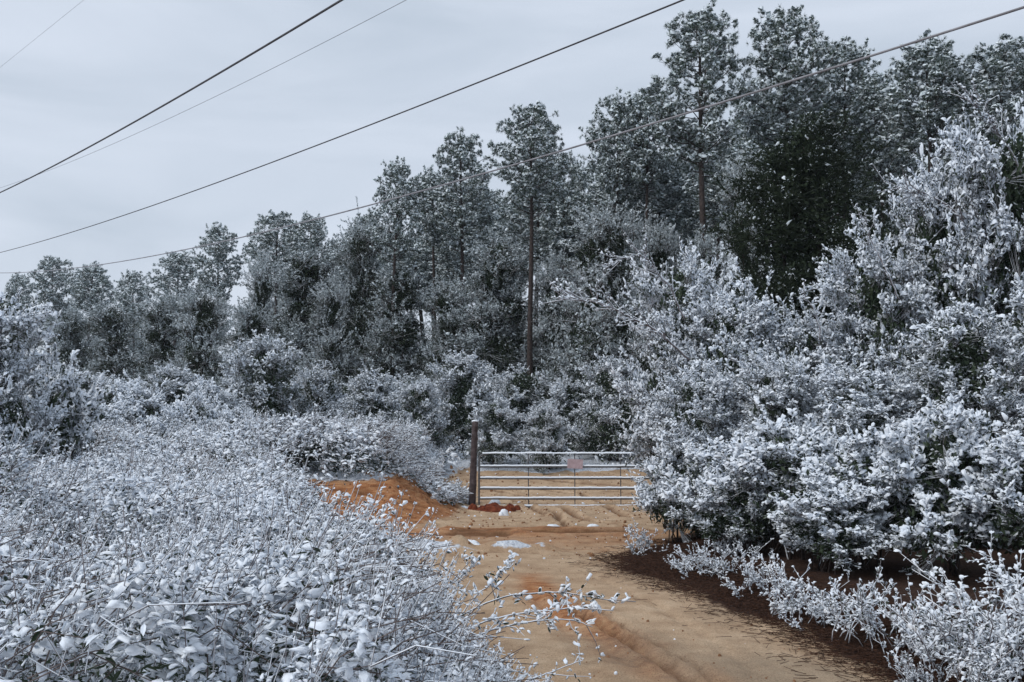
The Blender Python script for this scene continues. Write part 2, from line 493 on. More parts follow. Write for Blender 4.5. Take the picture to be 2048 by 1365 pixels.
def build_ground():
    gx = axis([(-600, -100, 50), (-100, -40, 6), (-40, -12, 1.0), (-12, -4.5, 0.25), (-4.5, 6.5, 0.06), (6.5, 12, 0.25), (12, 40, 1.0), (40, 100, 6), (100, 601, 50)])
    gy = axis([(-100, -10, 10), (-10, 4.5, 0.5), (4.5, 15, 0.06), (15, 22, 0.07), (22, 34, 0.12), (34, 60, 1.0), (60, 130, 5), (130, 900, 60)])
    X, Yg = np.meshgrid(gx, gy)
    Z = H(X, Yg)
    nx, ny = len(gx), len(gy)
    rl, rr = road_left(Yg), road_right(Yg)
    bm = bank_mask(X, Yg)
    nse = fbm(X, Yg, 0.9, 4)
    # zones: r = orange clay, g = pine straw, b = snow cover, a = damp grey sand
    face = np.clip(4 * bm * (1 - bm) * 1.6 + 0.8 * sst(0.3, .1, bm) * sst(.02, .1, bm), 0, 1) * sst(23.4, 22.4, Yg)
    orange = np.clip(face + 0.55 * np.exp(-((Yg - 17.0) / 0.9) ** 2) * sst(4, 0, X) + 0.5 * sst(13.2, 14.4, Yg) * sst(17.4, 16.5, Yg) * (0.4 + 1.3 * np.clip(fbm(X * 0.25, Yg * 1.6, 0.9, 3) + 0.3, 0, 1)), 0, 1)
    xr = np.interp(Yg, [4, 6.3, 8.7, 11, 13], [1.95, 1.25, 0.57, 0.25, 0.2])
    track = np.exp(-((X - xr) / 0.30) ** 2) * sst(12.6, 10.5, Yg)
    orange = np.clip(orange + track * 0.95 * (0.55 + 0.9 * vnoise(X * 2, Yg, 0.35)), 0, 1)
    mm = (np.abs(X) < 6) & (Yg > 4) & (Yg < 36)
    tint = np.zeros(X.shape); tint[mm] = rill_field(X[mm], Yg[mm])[1]
    straw = sst(-0.25, 0.25, X - rr + 0.7 * nse) * sst(20, 17, Yg)
    straw = np.clip(straw, 0, 1)
    leftw = sst(-0.1, 0.3, rl - X + 0.4 * nse) * sst(13.3, 12.8, Yg)
    plat = sst(0.82, 0.97, bm) * (1 - sst(-1.8, -1.2, X))
    back = np.maximum(sst(28.9, 29.7, Yg + 3.0 * nse), sst(26.5, 30, Yg) * sst(-1.2, -2.2, X + 0.4 * nse))
    snow = np.clip(np.maximum.reduce([leftw, plat, back, sst(60, 61, Yg)]), 0, 1)
    snow = np.maximum(snow, sst(4.2, 5.2, X) * sst(22, 24, Yg) * 0.8)
    yr = 13.9 + 0.1 * X + 0.25 * fbm(X, Yg * 0, 1.2, 3)
    rid = np.exp(-((Yg - yr) / 0.17) ** 2) * sst(-3.0, -1.9, X) * sst(0.7, 0.1, X)
    snow = np.maximum(snow, rid * sst(-0.10, 0.04, fbm(X * 0.9, Yg * 2.2, 0.40, 4)))
    damp = sst(0.0, 0.18, fbm(X + 3, Yg * 0.6, 2.2, 3)) * sst(13.6, 12.8, Yg) * sst(-.3, .4, rr - X)
    attr = np.stack([orange, straw, snow, damp], -1).reshape(-1, 4).astype(np.float32)
    tin = tint.reshape(-1).astype(np.float32)
    co = np.stack([X, Yg, Z], -1).reshape(-1, 3)
    idx = np.arange(nx * ny).reshape(ny, nx)
    quads = np.stack([idx[:-1, :-1], idx[:-1, 1:], idx[1:, 1:], idx[1:, :-1]], -1).reshape(-1, 4)
    def c(a):
        return (0.25 * (a[:-1, :-1] + a[:-1, 1:] + a[1:, 1:] + a[1:, :-1])).reshape(-1)
    cs, cst, cb = c(snow), c(straw), c(bm)
    cx, cy = c(X), c(Yg)
    zone = np.zeros(len(quads), int)                       # 0 ground
    road = (cst < 0.5) & (cs < 0.5) & (cy < 17.6) & (cb < 0.1) & (cx > -14) & (cx < 9) & (cy > -8)
    road |= (cst < 0.5) & (cs < 0.5) & (cy >= 17.6) & (cy < 32.5) & (cb < 0.1) & (cx > -2.4) & (cx < 9)
    zone[road] = 1
    zone[(cb >= 0.1) & (cs < 0.5) & (cx > -8) & (cy < 31)] = 2
    zone[(cst >= 0.5) & (cx < 9) & (cy < 19) & (cy > 0)] = 3
    m = bpy.data.materials.new("earth")
    nt, b = nodes(m)
    at = nt.nodes.new("ShaderNodeAttribute"); at.attribute_name = "zones"
    sp = nt.nodes.new("ShaderNodeSeparateColor")
    nt.links.new(at.outputs["Color"], sp.inputs[0])
    n1 = noise(nt, 2.2, 5, 0.65)
    n2 = noise(nt, 26, 4, 0.7)
    n3 = noise(nt, 90, 3, 0.7)
    sand = ramp(nt, n1.outputs["Fac"], [(0.3, (0.41, 0.275, 0.175)), (0.5, (0.56, 0.395, 0.26)), (0.68, (0.68, 0.505, 0.345))]).outputs[0]
    grit = ramp(nt, n3.outputs["Fac"], [(0.36, (0.55, 0.5, 0.45)), (0.5, (1, 1, 1)), (0.8, (1.12, 1.1, 1.06))]).outputs[0]
    tcc = nt.nodes.new("ShaderNodeTexCoord"); mpp = nt.nodes.new("ShaderNodeMapping")
    mpp.inputs["Scale"].default_value = (0.3, 1.0, 1.6); mpp.inputs["Rotation"].default_value = (0, 0.25, 0.1)
    nt.links.new(tcc.outputs["Object"], mpp.inputs[0])
    n5 = noise(nt, 9, 5, 0.75, vec=mpp.outputs[0])
    clay = ramp(nt, n5.outputs["Fac"], [(0.32, (0.17, 0.07, 0.032)), (0.46, (0.42, 0.175, 0.075)), (0.64, (0.60, 0.33, 0.165))]).outputs[0]
    n4 = noise(nt, 5, 5, 0.7)
    def sharp(src, nn, amt, lo, hi):
        v = math_(nt, 'MULTIPLY_ADD', nn.outputs["Fac"], amt, -0.5 * amt)
        v = math_(nt, 'ADD', v, src)
        r = nt.nodes.new("ShaderNodeMapRange")
        r.inputs["From Min"].default_value = lo; r.inputs["From Max"].default_value = hi
        nt.links.new(v, r.inputs["Value"])
        return r.outputs[0]
    col = mixc(nt, sharp(sp.outputs[0], n4, 0.9, 0.15, 0.95), sand, clay)
    col = mixc(nt, math_(nt, 'MULTIPLY', sharp(at.outputs["Alpha"], n4, 0.8, 0.1, 1.1), 0.55), col, (0.30, 0.245, 0.18))
    ra = nt.nodes.new("ShaderNodeAttribute"); ra.attribute_name = "rill"
    col = mixc(nt, math_(nt, 'MULTIPLY', sharp(ra.outputs["Fac"], n4, 0.9, 0.25, 0.85), 0.8), col, (0.15, 0.075, 0.038))
    mul = nt.nodes.new("ShaderNodeMix"); mul.data_type = 'RGBA'; mul.blend_type = 'MULTIPLY'
    mul.inputs[0].default_value = 0.8
    nt.links.new(col, mul.inputs[6]); nt.links.new(grit, mul.inputs[7])
    col = mul.outputs[2]
    strawc = ramp(nt, n2.outputs["Fac"], [(0.3, (0.020, 0.011, 0.008)), (0.55, (0.062, 0.034, 0.024)), (0.75, (0.13, 0.075, 0.05))]).outputs[0]
    col = mixc(nt, sharp(sp.outputs[1], n4, 0.9, 0.35, 0.6), col, strawc)
    snowc = ramp(nt, n2.outputs["Fac"], [(0.28, (0.10, 0.085, 0.07)), (0.42, (0.55, 0.60, 0.68)), (0.65, SNOW_B)]).outputs[0]
    col = mixc(nt, sharp(sp.outputs[2], n4, 0.9, 0.40, 0.55), col, snowc)
    nt.links.new(col, b.inputs["Base Color"])
    b.inputs["Roughness"].default_value = 0.9
    b.inputs["Specular IOR Level"].default_value = 0.15
    bp = nt.nodes.new("ShaderNodeBump"); bp.inputs["Strength"].default_value = 0.7; bp.inputs["Distance"].default_value = 0.05
    hh = math_(nt, 'ADD', n2.outputs["Fac"], math_(nt, 'MULTIPLY', n3.outputs["Fac"], 0.5))
    nt.links.new(hh, bp.inputs["Height"]); nt.links.new(bp.outputs[0], b.inputs["Normal"])
    for z, name in enumerate(("ground", "dirt_road", "dirt_bank", "pine_straw")):
        q = quads[zone == z]
        used, inv = np.unique(q, return_inverse=True)
        inv = inv.reshape(-1, 4)
        me = bpy.data.meshes.new(name)
        me.vertices.add(len(used)); me.loops.add(len(q) * 4); me.polygons.add(len(q))
        me.vertices.foreach_set("co", co[used].astype(np.float32).ravel())
        me.loops.foreach_set("vertex_index", inv.astype(np.int32).ravel())
        me.polygons.foreach_set("loop_start", np.arange(len(q), dtype=np.int32) * 4)
        me.polygons.foreach_set("use_smooth", np.ones(len(q), bool))
        me.update(calc_edges=True)
        ca = me.color_attributes.new("zones", 'FLOAT_COLOR', 'POINT')
        ca.data.foreach_set("color", attr[used].ravel())
        ta = me.attributes.new('rill', 'FLOAT', 'POINT')
        ta.data.foreach_set('value', tin[used])
        me.materials.append(m)
        o = bpy.data.objects.new(name, me)
        COL.objects.link(o)
        tag(o, kind='stuff' if name == 'pine_straw' else 'structure')
        if name == 'pine_straw':
            tag(o, 'dark brown layer of fallen pine straw along the right edge of the dirt road', 'pine straw')
build_ground()

# ------------------------------------------------------------------ woody plants
def crown_sprays(rng, lobes, n, inner=0.55, low=0.35, per=14, pad=0.3, flat=0.42):
    """pads of sprays over lobes (centre, radii): returns tips, outward dir, depth factor, height inside the pad -1..1"""
    c = np.array([l[0] for l in lobes], float); r = np.array([l[1] for l in lobes], float)
    w = (r[:, 0] * r[:, 2]); w = w / w.sum()
    m = int(n / per * 2.2)
    k = rng.choice(len(lobes), m, p=w)
    d = unit(rng.normal(0, 1, (m, 3)))
    keep = (d[:, 2] > -0.25) | (rng.random(m) < low)
    k, d = k[keep], d[keep]
    fac = inner + (1.08 - inner) * rng.random(len(k)) ** 0.5
    cen = c[k] + d * r[k] * fac[:, None]
    out = unit(d / r[k])
    q = ((cen[:, None] - c[None]) / r[None])
    dist = np.sqrt((q ** 2).sum(-1))
    ok = ~(((dist < 0.75).sum(1) >= 1) & (rng.random(len(k)) < 0.7))
    cen, out, fac = cen[ok][:n // per], out[ok][:n // per], fac[ok][:n // per]
    K = len(cen)
    idx = np.repeat(np.arange(K), per)
    ps = pad * rng.uniform(0.6, 1.4, K)[idx]
    off = rng.normal(0, 0.55, (len(idx), 3))
    off = off / np.maximum(1, np.linalg.norm(off, axis=1, keepdims=True))
    tips = cen[idx] + off * ps[:, None] * np.array([1, 1, flat]) + (out * np.array([1, 1, 0.2]))[idx] * ps[:, None] * 0.3
    dirs = unit(out[idx] * np.array([1, 1, 0.5]) + off * np.array([.8, .8, .3]))
    return tips, dirs, fac[idx], off[:, 2], out[idx]

def woody(rng, lobes, nspray, nleaf, L, leaf_len, ratio, leaf_mat, cap, capprob, twig_mat, stems, stem_r,
          up=0.2, spread=0.75, long_frac=0.08, tmpl=T_DIA, captmpl=T_CAPLO, inner=0.55, low=0.35, twig_r=0.006, tilt=0.45, bare_low=0.0,
          capth=1.0, capsc=1.0, dark_mat='leaf', per=14, pad=0.3, flat=0.42, core=0.5, vert=0.45, bias=(0, 0, 0), contrast=False, capfrac=1.0):
    tips, out, fac, hz, rout = crown_sprays(rng, lobes, nspray, inner, low, per, pad, flat)
    K = len(tips)
    d = unit(out + UP * up + rng.normal(0, 0.35, (K, 3)) * np.array([1, 1, vert]))
    d = unit(d + np.array(bias))
    Ls = L * rng.uniform(0.6, 1.3, K)
    lf = (rng.random(K) < long_frac) & (fac > 0.85)
    Ls[lf] *= rng.uniform(1.3, 1.7 if contrast else 2.2, lf.sum())
    d[lf] = unit(d[lf] + UP * rng.uniform(0, 0.9, (lf.sum(), 1)))
    base = tips - d * (L * 0.6)
    side = unit(np.cross(d, rng.normal(0, 1, (K, 3))))
    mid = base + d * (Ls * 0.5)[:, None] + side * (Ls * 0.08)[:, None] + UP * (Ls * 0.05)[:, None]
    end = base + d * Ls[:, None] - UP * (Ls * rng.uniform(-0.05, 0.22, K))[:, None]
    fo = MB()
    fo.prisms(base, mid, twig_r, twig_r * 0.8, twig_mat)
    fo.prisms(mid, end, twig_r * 0.8, twig_r * 0.4, twig_mat)
    nl = np.maximum(2, (nleaf * Ls / L).astype(int))
    idx = np.repeat(np.arange(K), nl)
    t = rng.uniform(0.08, 1.03, len(idx))[:, None]
    p = np.where(t < 0.5, base[idx] + (mid - base)[idx] * t * 2, mid[idx] + (end - mid)[idx] * (t * 2 - 1))
    ld = unit(d[idx] * 0.55 + unit(rng.normal(0, 1, (len(idx), 3))) * spread * np.array([1, 1, vert]))
    p = p + ld * leaf_len * 0.25 * rng.random((len(idx), 1))
    ll = leaf_len * np.clip(rng.lognormal(-0.05, 0.42, len(idx)), 0.35, 2.4)
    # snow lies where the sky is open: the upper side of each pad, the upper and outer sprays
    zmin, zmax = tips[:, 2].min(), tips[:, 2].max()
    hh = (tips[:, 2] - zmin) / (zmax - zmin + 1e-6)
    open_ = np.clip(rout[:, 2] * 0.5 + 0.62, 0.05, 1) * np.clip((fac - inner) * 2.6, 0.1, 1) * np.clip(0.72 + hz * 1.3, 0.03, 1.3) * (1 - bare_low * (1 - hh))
    if contrast:  # snow and leaf colour also paint in lit crown tops and dark gaps
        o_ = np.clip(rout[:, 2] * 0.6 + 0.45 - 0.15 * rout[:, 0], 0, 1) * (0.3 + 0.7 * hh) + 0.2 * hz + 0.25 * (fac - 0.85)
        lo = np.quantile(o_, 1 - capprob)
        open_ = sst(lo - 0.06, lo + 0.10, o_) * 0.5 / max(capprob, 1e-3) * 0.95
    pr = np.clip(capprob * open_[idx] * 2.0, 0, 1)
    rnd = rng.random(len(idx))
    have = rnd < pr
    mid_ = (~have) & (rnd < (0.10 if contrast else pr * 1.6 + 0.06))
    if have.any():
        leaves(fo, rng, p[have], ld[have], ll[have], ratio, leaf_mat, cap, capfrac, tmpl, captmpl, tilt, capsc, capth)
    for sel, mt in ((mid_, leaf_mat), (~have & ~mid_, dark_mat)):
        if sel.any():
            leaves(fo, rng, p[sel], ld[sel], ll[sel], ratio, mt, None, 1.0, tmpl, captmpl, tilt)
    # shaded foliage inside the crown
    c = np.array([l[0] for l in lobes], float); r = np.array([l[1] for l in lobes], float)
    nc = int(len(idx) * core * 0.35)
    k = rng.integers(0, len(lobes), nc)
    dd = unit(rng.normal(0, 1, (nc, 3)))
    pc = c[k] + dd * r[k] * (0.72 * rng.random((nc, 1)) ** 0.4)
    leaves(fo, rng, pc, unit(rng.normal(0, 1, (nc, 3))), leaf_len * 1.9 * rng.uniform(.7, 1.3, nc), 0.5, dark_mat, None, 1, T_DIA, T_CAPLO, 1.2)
    # stems and limbs
    st = MB()
    cs = [np.array(l[0], float) for l in lobes]
    nodes_, par = [], []
    for i, c in enumerate(cs):
        s0 = np.array(stems[i % len(stems)], float)
        n = 7
        tt = np.linspace(0, 1, n)[:, None]
        bend = np.array([c[0], c[1], 0]) * (tt ** 1.6 - tt) * 0.5
        pts = s0 + (c - s0) * tt + bend + rng.normal(0, 0.03, (n, 3)) * np.linalg.norm(c - s0) * 0.4 * np.sin(tt * math.pi)
        st.tube(pts, np.linspace(stem_r, stem_r * 0.35, n), 'bark', 6)
        nodes_.append(pts[3:])
    nodes_ = np.concatenate(nodes_)
    sub = min(K, 150)
    pick = rng.choice(K, sub, replace=False)
    dd = ((base[pick][:, None] - nodes_[None]) ** 2).sum(-1)
    near = nodes_[dd.argmin(1)]
    m1 = near + (base[pick] - near) * 0.5 + rng.normal(0, 0.05, (sub, 3)) + UP * 0.05
    st.prisms(near, m1, stem_r * 0.32, stem_r * 0.2, 'twig', 4)
    st.prisms(m1, base[pick], stem_r * 0.2, twig_r, twig_mat, 4)
    rest = np.setdiff1d(np.arange(K), pick)
    if len(rest):
        hub = np.concatenate([m1, base[pick]])
        for ch in np.array_split(rest, max(1, len(rest) // 400)):
            dd = ((base[ch][:, None] - hub[None]) ** 2).sum(-1)
            fo.prisms(hub[dd.argmin(1)], base[ch], twig_r * 1.1, twig_r, twig_mat)
    return fo, st

def plant(name, fo, st, loc, label=None, cat='shrub', group=None, stem_name='stem', fol_name='foliage'):
    r = empty(name, loc)
    tag(r, label, cat, group)
    fo.obj(fol_name, r)
    st.obj(stem_name, r)
    return r

def place(root, used, x, y, s, rz, label, group=None, sx=1.0):
    """first use moves the prototype itself, later ones copy it with its parts"""
    o = root if not used.get(root.name) else copy_tree(root)
    used[root.name] = True
    o.location = (x, y, float(H(x, y)) - 0.05)
    o.rotation_euler = (0, 0, rz)
    o.scale = (s * sx, s * sx, s)
    o['label'] = label
    if group:
        o['group'] = group
    elif 'group' in o:
        del o['group']
    return o
USED = {}

def lobes_for(rng, h, r, n, zlo=0.3, flat=0.8, cone=0.0):
    L = []
    for i in range(n):
        t = (i + 0.5) / n
        z = h * (zlo + (0.88 - zlo) * t)
        rr = r * (0.62 if cone == 0 else (1 - cone * t) * 0.62)
        a = i * 2.4 + rng.uniform(-0.5, 0.5)
        off = r * 0.45 * (1 - 0.75 * t) * rng.uniform(0.7, 1.2)
        rad = rr * rng.uniform(0.75, 1.15)
        L.append(((off * math.cos(a), off * math.sin(a), z), (rad, rad, min(rad * flat, h * 0.35))))
    L.append(((0, 0, h * 0.86), (r * 0.4, r * 0.4, h * 0.14)))
    return L

# -- pines
def make_pine(seed, Ht=18.0, R=2.3, base=0.55, fork=False):
    rng = np.random.default_rng(seed)
    tr = MB()
    n = 16
    t = np.linspace(0, 1, n)
    lean = rng.normal(0, 0.25, 2)
    pts = np.stack([lean[0] * t ** 2 + 0.08 * np.sin(t * 7 + seed), lean[1] * t ** 2 + 0.08 * np.cos(t * 6 + seed), t * Ht * 0.955], -1)
    tr.tube(pts, 0.19 * (1 - t) ** 0.6 + 0.02, 'bark', 9)
    nlimb = 84
    A, Bm, Bt, rA = [], [], [], []
    tips = []
    Hc = Ht * (1 - base)
    lump = rng.uniform(0, 6.28, 3)
    for i in range(nlimb):
        u = ((i + 0.5) / nlimb) ** 0.85
        prof = math.sqrt(max(0.0, 1 - ((u - 0.38) / 0.63) ** 2)) if u > 0.38 else 0.45 + 0.55 * (u / 0.38)
        az = i * 2.399 + rng.normal(0, 0.3)
        wob = 1 + 0.20 * math.sin(2 * az + lump[0] + 5 * u) + 0.12 * math.sin(3 * az + lump[1] - 7 * u)
        L = R * prof * wob * rng.uniform(0.72, 1.0)
        zt_ = Ht * base + Hc * u
        el = math.radians(rng.uniform(12, 38))
        z0 = zt_ - L * math.tan(el)
        if z0 < Ht * (base - 0.06):
            z0 = Ht * (base - 0.06 * rng.random())
        if z0 > Ht * 0.94:
            z0 = Ht * 0.94
        zf = z0 / (Ht * 0.955)
        c = np.array([np.interp(zf, t, pts[:, 0]), np.interp(zf, t, pts[:, 1]), z0])
        e_ = np.array([c[0] + math.cos(az) * L, c[1] + math.sin(az) * L, zt_ - 0.15])
        m_ = (c + e_) / 2 - UP * L * 0.07 + rng.normal(0, 0.05, 3)
        A.append(c); Bm.append(m_); Bt.append(e_); rA.append(0.016 + 0.020 * (1 - u))
        dirh = np.array([math.cos(az), math.sin(az), 0.25])
        nb = int(3 + 7 * L / R)
        for k in range(nb):
            q = 1 - 0.72 * rng.random() ** 1.3
            o = c + (m_ - c) * q * 2 if q < .5 else m_ + (e_ - m_) * (q * 2 - 1)
            dd = unit(dirh * 0.5 + rng.normal(0, 0.8, 3) * np.array([1, 1, .6]) + UP * 0.2)
            l2 = rng.uniform(0.22, 0.6) * (0.6 + 0.4 * L / R)
            p2 = o + dd * l2
            p2[2] = min(p2[2], Ht)
            tips.append((o, p2, dd))
    # bare dead stubs lower down
    for z in rng.uniform(0.28, base, 9):
        az = rng.uniform(0, 6.28); c = np.array([np.interp(z, t, pts[:, 0]), np.interp(z, t, pts[:, 1]), z * Ht * 0.955])
        L = rng.uniform(0.4, 1.3)
        e = c + np.array([math.cos(az), math.sin(az), rng.uniform(-.1, .3)]) * L
        A.append(c); Bm.append((c + e) / 2 + UP * 0.05); Bt.append(e); rA.append(0.018)
    A, Bm, Bt, rA = map(np.array, (A, Bm, Bt, rA))
    tr.prisms(A, Bm, rA, rA * 0.75, 'bark', 5)
    tr.prisms(Bm, Bt, rA * 0.75, rA * 0.35, 'bark', 5)
    fo = MB()
    o = np.array([a for a, b, c in tips]); e = np.array([b for a, b, c in tips]); d = np.array([c for a, b, c in tips])
    tr.prisms(o, e, 0.012, 0.007, 'bark', 3)
    # tufts: 3 per branchlet
    T, D = [], []
    for f_ in (1.0, 1.0, 0.95, 0.8, 0.55):
        T.append(o + (e - o) * f_ + rng.normal(0, 0.10, o.shape) * np.array([1, 1, .6])); D.append(unit(d + rng.normal(0, 0.5, d.shape) + UP * 0.25))
    T = np.concatenate(T); D = np.concatenate(D)
    K = len(T); nn = 24
    idx = np.repeat(np.arange(K), nn)
    nd = unit(D[idx] * 0.75 + unit(rng.normal(0, 1, (K * nn, 3))) * 0.95)
    fr = frames(nd, unit(rng.normal(0, 1, (K * nn, 3))))
    L = rng.uniform(0.12, 0.24, K * nn)
    fo.inst(T_NEEDLE[0], T_NEEDLE[1], T[idx], fr, np.stack([L, 0.016 + 0 * L, L], 1), 'needle')
    # snow loads on tufts, ragged
    tv, tf = ring_template(7, [(1.0, -0.14), (0.66, 0.16), (0, 0.22)])
    tv = tv - np.array([0.5, 0, 0])
    k = rng.random(K) < 0.75
    S = 0.15 * np.clip(rng.lognormal(0, .35, k.sum()), .4, 1.6)
    a = rng.uniform(0, 6.28, k.sum())
    fr = frames(np.stack([np.cos(a), np.sin(a), rng.normal(0, .25, len(a))], -1), unit(UP + rng.normal(0, 0.35, (len(a), 3))))
    fo.inst(tv, tf, T[k] + UP * 0.05 + D[k] * 0.05, fr, np.stack([S * 1.3, S * rng.uniform(.6, 1.1, len(S)), S * 0.8], 1), 'pine_snow', True, 0.16, rng)
    return fo, tr

PINES = []
for sd_, R_, b_ in ((1, 2.4, .63), (2, 2.7, .71), (3, 2.3, .69), (4, 2.6, .66), (5, 2.3, .73)):
    fo, tr = make_pine(sd_, 18.0, R_, b_)
    PINES.append((plant('pine_tree', fo, tr, (0, 0, 0), cat='pine tree', stem_name='trunk', fol_name='crown'), R_, b_))

def pine(px, top, Y, wpx, proto, label, group=None, rz=0.0):
    root, R0, _ = PINES[proto]
    X = (px - 1024) / F * Y * 1.0
    g = float(H(X, Y))
    ht = P(px, top, Y)[2] - g
    s = ht / 18.0
    wide = wpx / F * Y / 2 / (R0 * 0.98)
    return place(root, USED, X, Y, s, rz, label, group, sx=wide / s)

GP = 'tall pines along the front of the forest'
pine(1415, 5, 34, 205, 0, 'tallest snow-dusted pine with a long bare trunk, left of the dark cedar', GP, 0.4)
pine(1592, 18, 35, 210, 1, 'tall full-headed pine right behind the dark cedar, second from the tallest', GP, 1.7)
pine(1705, 82, 37, 190, 3, 'broad pine with snowy tufts rising behind the right shoulder of the dark cedar', GP, 3.0)
pine(1872, 88, 33, 190, 4, 'round-topped pine between dark cedar and right edge, under the power line', GP, 0.9)
pine(2035, 68, 31, 220, 2, 'pine cut by the right edge of the photo above the big snowy shrub', GP, 2.0)
pine(1960, 150, 39, 150, 0, 'smaller pine squeezed between the two pines nearest the right edge', GP, 4.0)
pine(1780, 170, 36, 150, 2, 'low-headed pine filling the dip in the skyline right of the dark cedar', GP, 5.0)
pine(1292, 178, 42, 120, 4, 'narrow pine just left of the tallest pine', GP, 2.2)
pine(1225, 192, 43, 130, 2, 'slim pine with thin snowy head between the centre pine and the tallest pine', GP, 0.3)
pine(1063, 210, 36.5, 175, 1, 'umbrella-headed pine with thick bare trunk above the gate', GP, 5.1)
pine(1130, 300, 47, 120, 3, 'lower pine tucked behind the right side of the umbrella-headed centre pine', GP, 1.1)
pine(922, 260, 47, 135, 0, 'pine with a notched snowy head left of the umbrella-headed centre pine', GP, 3.3)
pine(868, 340, 50, 100, 4, 'short-crowned pine leaning on the left of the notched pine', GP, 0.0)
pine(785, 318, 44.5, 120, 3, 'pointed pine whose head stands alone where the skyline steps down to the left', GP, 2.6)
pine(712, 425, 56, 90, 2, 'half-hidden pine below the lower power line at the step in the skyline', GP, 1.4)
pine(622, 428, 64, 85, 4, 'small pine with two round tufty heads right of the spreading far pine', GP, 5.5)
pine(548, 422, 66, 130, 1, 'spreading flat-topped pine left of the middle of the far skyline', GP, 2.9)
pine(430, 446, 68, 95, 3, 'thin lone pine whose bare trunk shows against the sky on the far left skyline', GP, 0.7)
pine(345, 502, 72, 110, 0, 'low wide pine just left of the lone thin pine', GP, 4.4)
pine(268, 540, 78, 70, 2, 'small far pine in the dip of the left skyline', GP, 3.9)
pine(168, 528, 84, 85, 4, 'far pine second from the left end of the skyline', GP, 1.9)
pine(92, 512, 86, 90, 1, 'farthest pine at the left end of the skyline above the snowy shrub', GP, 0.2)
pine(30, 545, 88, 70, 3, 'far pine peeping over the snowy shrub at the left edge', GP, 0.2)
SKY_PX = [-150, 0, 90, 170, 270, 345, 430, 548, 640, 712, 785, 860, 922, 980, 1063, 1140, 1225, 1292, 1360, 1415, 1592, 1705, 1800, 1872, 1960, 2040, 2200]
SKY_PY = [560, 555, 520, 535, 548, 520, 520, 450, 470, 430, 350, 340, 290, 300, 260, 300, 215, 210, 200, 130, 60, 100, 200, 110, 170, 90, 60]
rf = np.random.default_rng(77)
fill = [('left', -120, 560), ('centre', 560, 1180), ('right', 1180, 2200)]
lab = {'left': 'slender pine in the forest left of the skyline step, behind the front row',
       'centre': 'slender dark-trunked pine deep in the forest behind the centre front row',
       'right': 'slender pine deep in the forest behind the tallest pines on the right'}
for side, a, b in fill:
    nfil = {'left': 14, 'centre': 34, 'right': 28}[side]
    for i in range(nfil):
        px = a + (b - a) * (i + rf.uniform(0.1, 0.9)) / nfil
        Y = np.interp(px, [0, 500, 1000, 1400, 2100], [92, 74, 52, 44, 42]) * rf.uniform(0.93, 1.35)
        top = np.interp(px, SKY_PX, SKY_PY) + (rf.uniform(45, 170) if side == 'centre' else rf.uniform(60, 210))
        pine(px, top, Y, rf.uniform(80, 140) * 50 / Y + 20, int(rf.integers(0, 5)), lab[side], 'pines deep in the forest, %s side' % side, rf.uniform(0, 6.28))

# -- frosted understory trees at the forest edge
UND = []
for i in range(5):
    rng = np.random.default_rng(100 + i)
    h, r = 9.0, (2.6, 3.0, 2.4, 2.8, 2.7)[i]
    lb = lobes_for(rng, h, r, 11, 0.14, 0.8, 0.45)
    fo, st = woody(rng, lb, 2300, 38, 0.65, 0.075, 0.34, ('mid_frost', 'mid_lilac', 'mid_frost', 'mid_lilac', 'mid_frost')[i], 'pine_snow', 0.50, 'twig', [(0, 0, 0)], 0.11, contrast=True, capfrac=0.25,
                   up=0.5, spread=0.7, long_frac=0.10, twig_r=0.006, tilt=0.7, bare_low=0.8, inner=0.5, dark_mat='dark_leaf', per=12, pad=0.75, flat=0.5, core=.5, vert=.8)
    UND.append((plant('understory_tree', fo, st, (0, 0, 0), cat='tree', stem_name='trunk', fol_name='crown'), r))
# dark cedar
rng = np.random.default_rng(140)
lb = lobes_for(rng, 11.0, 3.2, 14, 0.12, 0.85, 0.35)
fo, st = woody(rng, lb, 2900, 40, 0.8, 0.085, 0.34, 'dark_leaf', 'pine_snow', 0.05, 'dark_leaf', [(0, 0, 0)], 0.16, up=0.3, twig_r=0.011, tilt=0.8, bare_low=0.6, long_frac=0.1, dark_mat='dark_leaf', per=12, pad=0.8, core=.6, vert=.7)
CEDAR = plant('cedar_tree', fo, st, (0, 0, 0), cat='cedar tree', stem_name='trunk', fol_name='crown')

def tree(proto, px, top, Y, wpx, label, group=None, rz=0.0, ref=None, r0=None, h0=9.0):
    root, R0 = UND[proto] if ref is None else (ref, r0)
    X = (px - 1024) / F * Y
    ht = P(px, top, Y)[2] - float(H(X, Y))
    s = ht / h0
    wide = wpx / F * Y / 2 / (R0 * 1.0)
    return place(root, USED, X, Y, s, rz, label, group, sx=wide / s)

tree(0, 1610, 225, 27, 400, 'huge dark green cedar with snow only on its upper left edge', None, 0.6, CEDAR, 3.2, 11.0)
tree(0, 1760, 420, 25, 240, 'second dark cedar at the right foot of the huge dark cedar', None, 2.2, CEDAR, 3.2, 11.0)
GU = 'frosted trees at the forest edge'
tree(1, 1215, 405, 35, 260, 'pale frosted tree with rounded top right of the thick-trunked centre pine', GU, 0.1)
tree(0, 1000, 470, 41, 230, 'grey-green frosted tree directly behind the thick-trunked centre pine', GU, 1.2)
tree(3, 1110, 520, 40, 170, 'frosted tree low between the two big pale trees above the gate', GU, 2.1)
tree(2, 800, 520, 45, 180, 'dark-centred frosted tree below the pointed pine', GU, 3.0)
tree(4, 895, 560, 42, 150, 'frosted tree in the shade left of the thick centre trunk', GU, 4.1)
tree(0, 720, 440, 52, 170, 'tall blue-grey frosted tree at the step of the skyline', GU, 5.3)
tree(2, 600, 488, 52, 190, 'large frosted tree with dark hollow right of the far-left slopes', GU, 0.8)
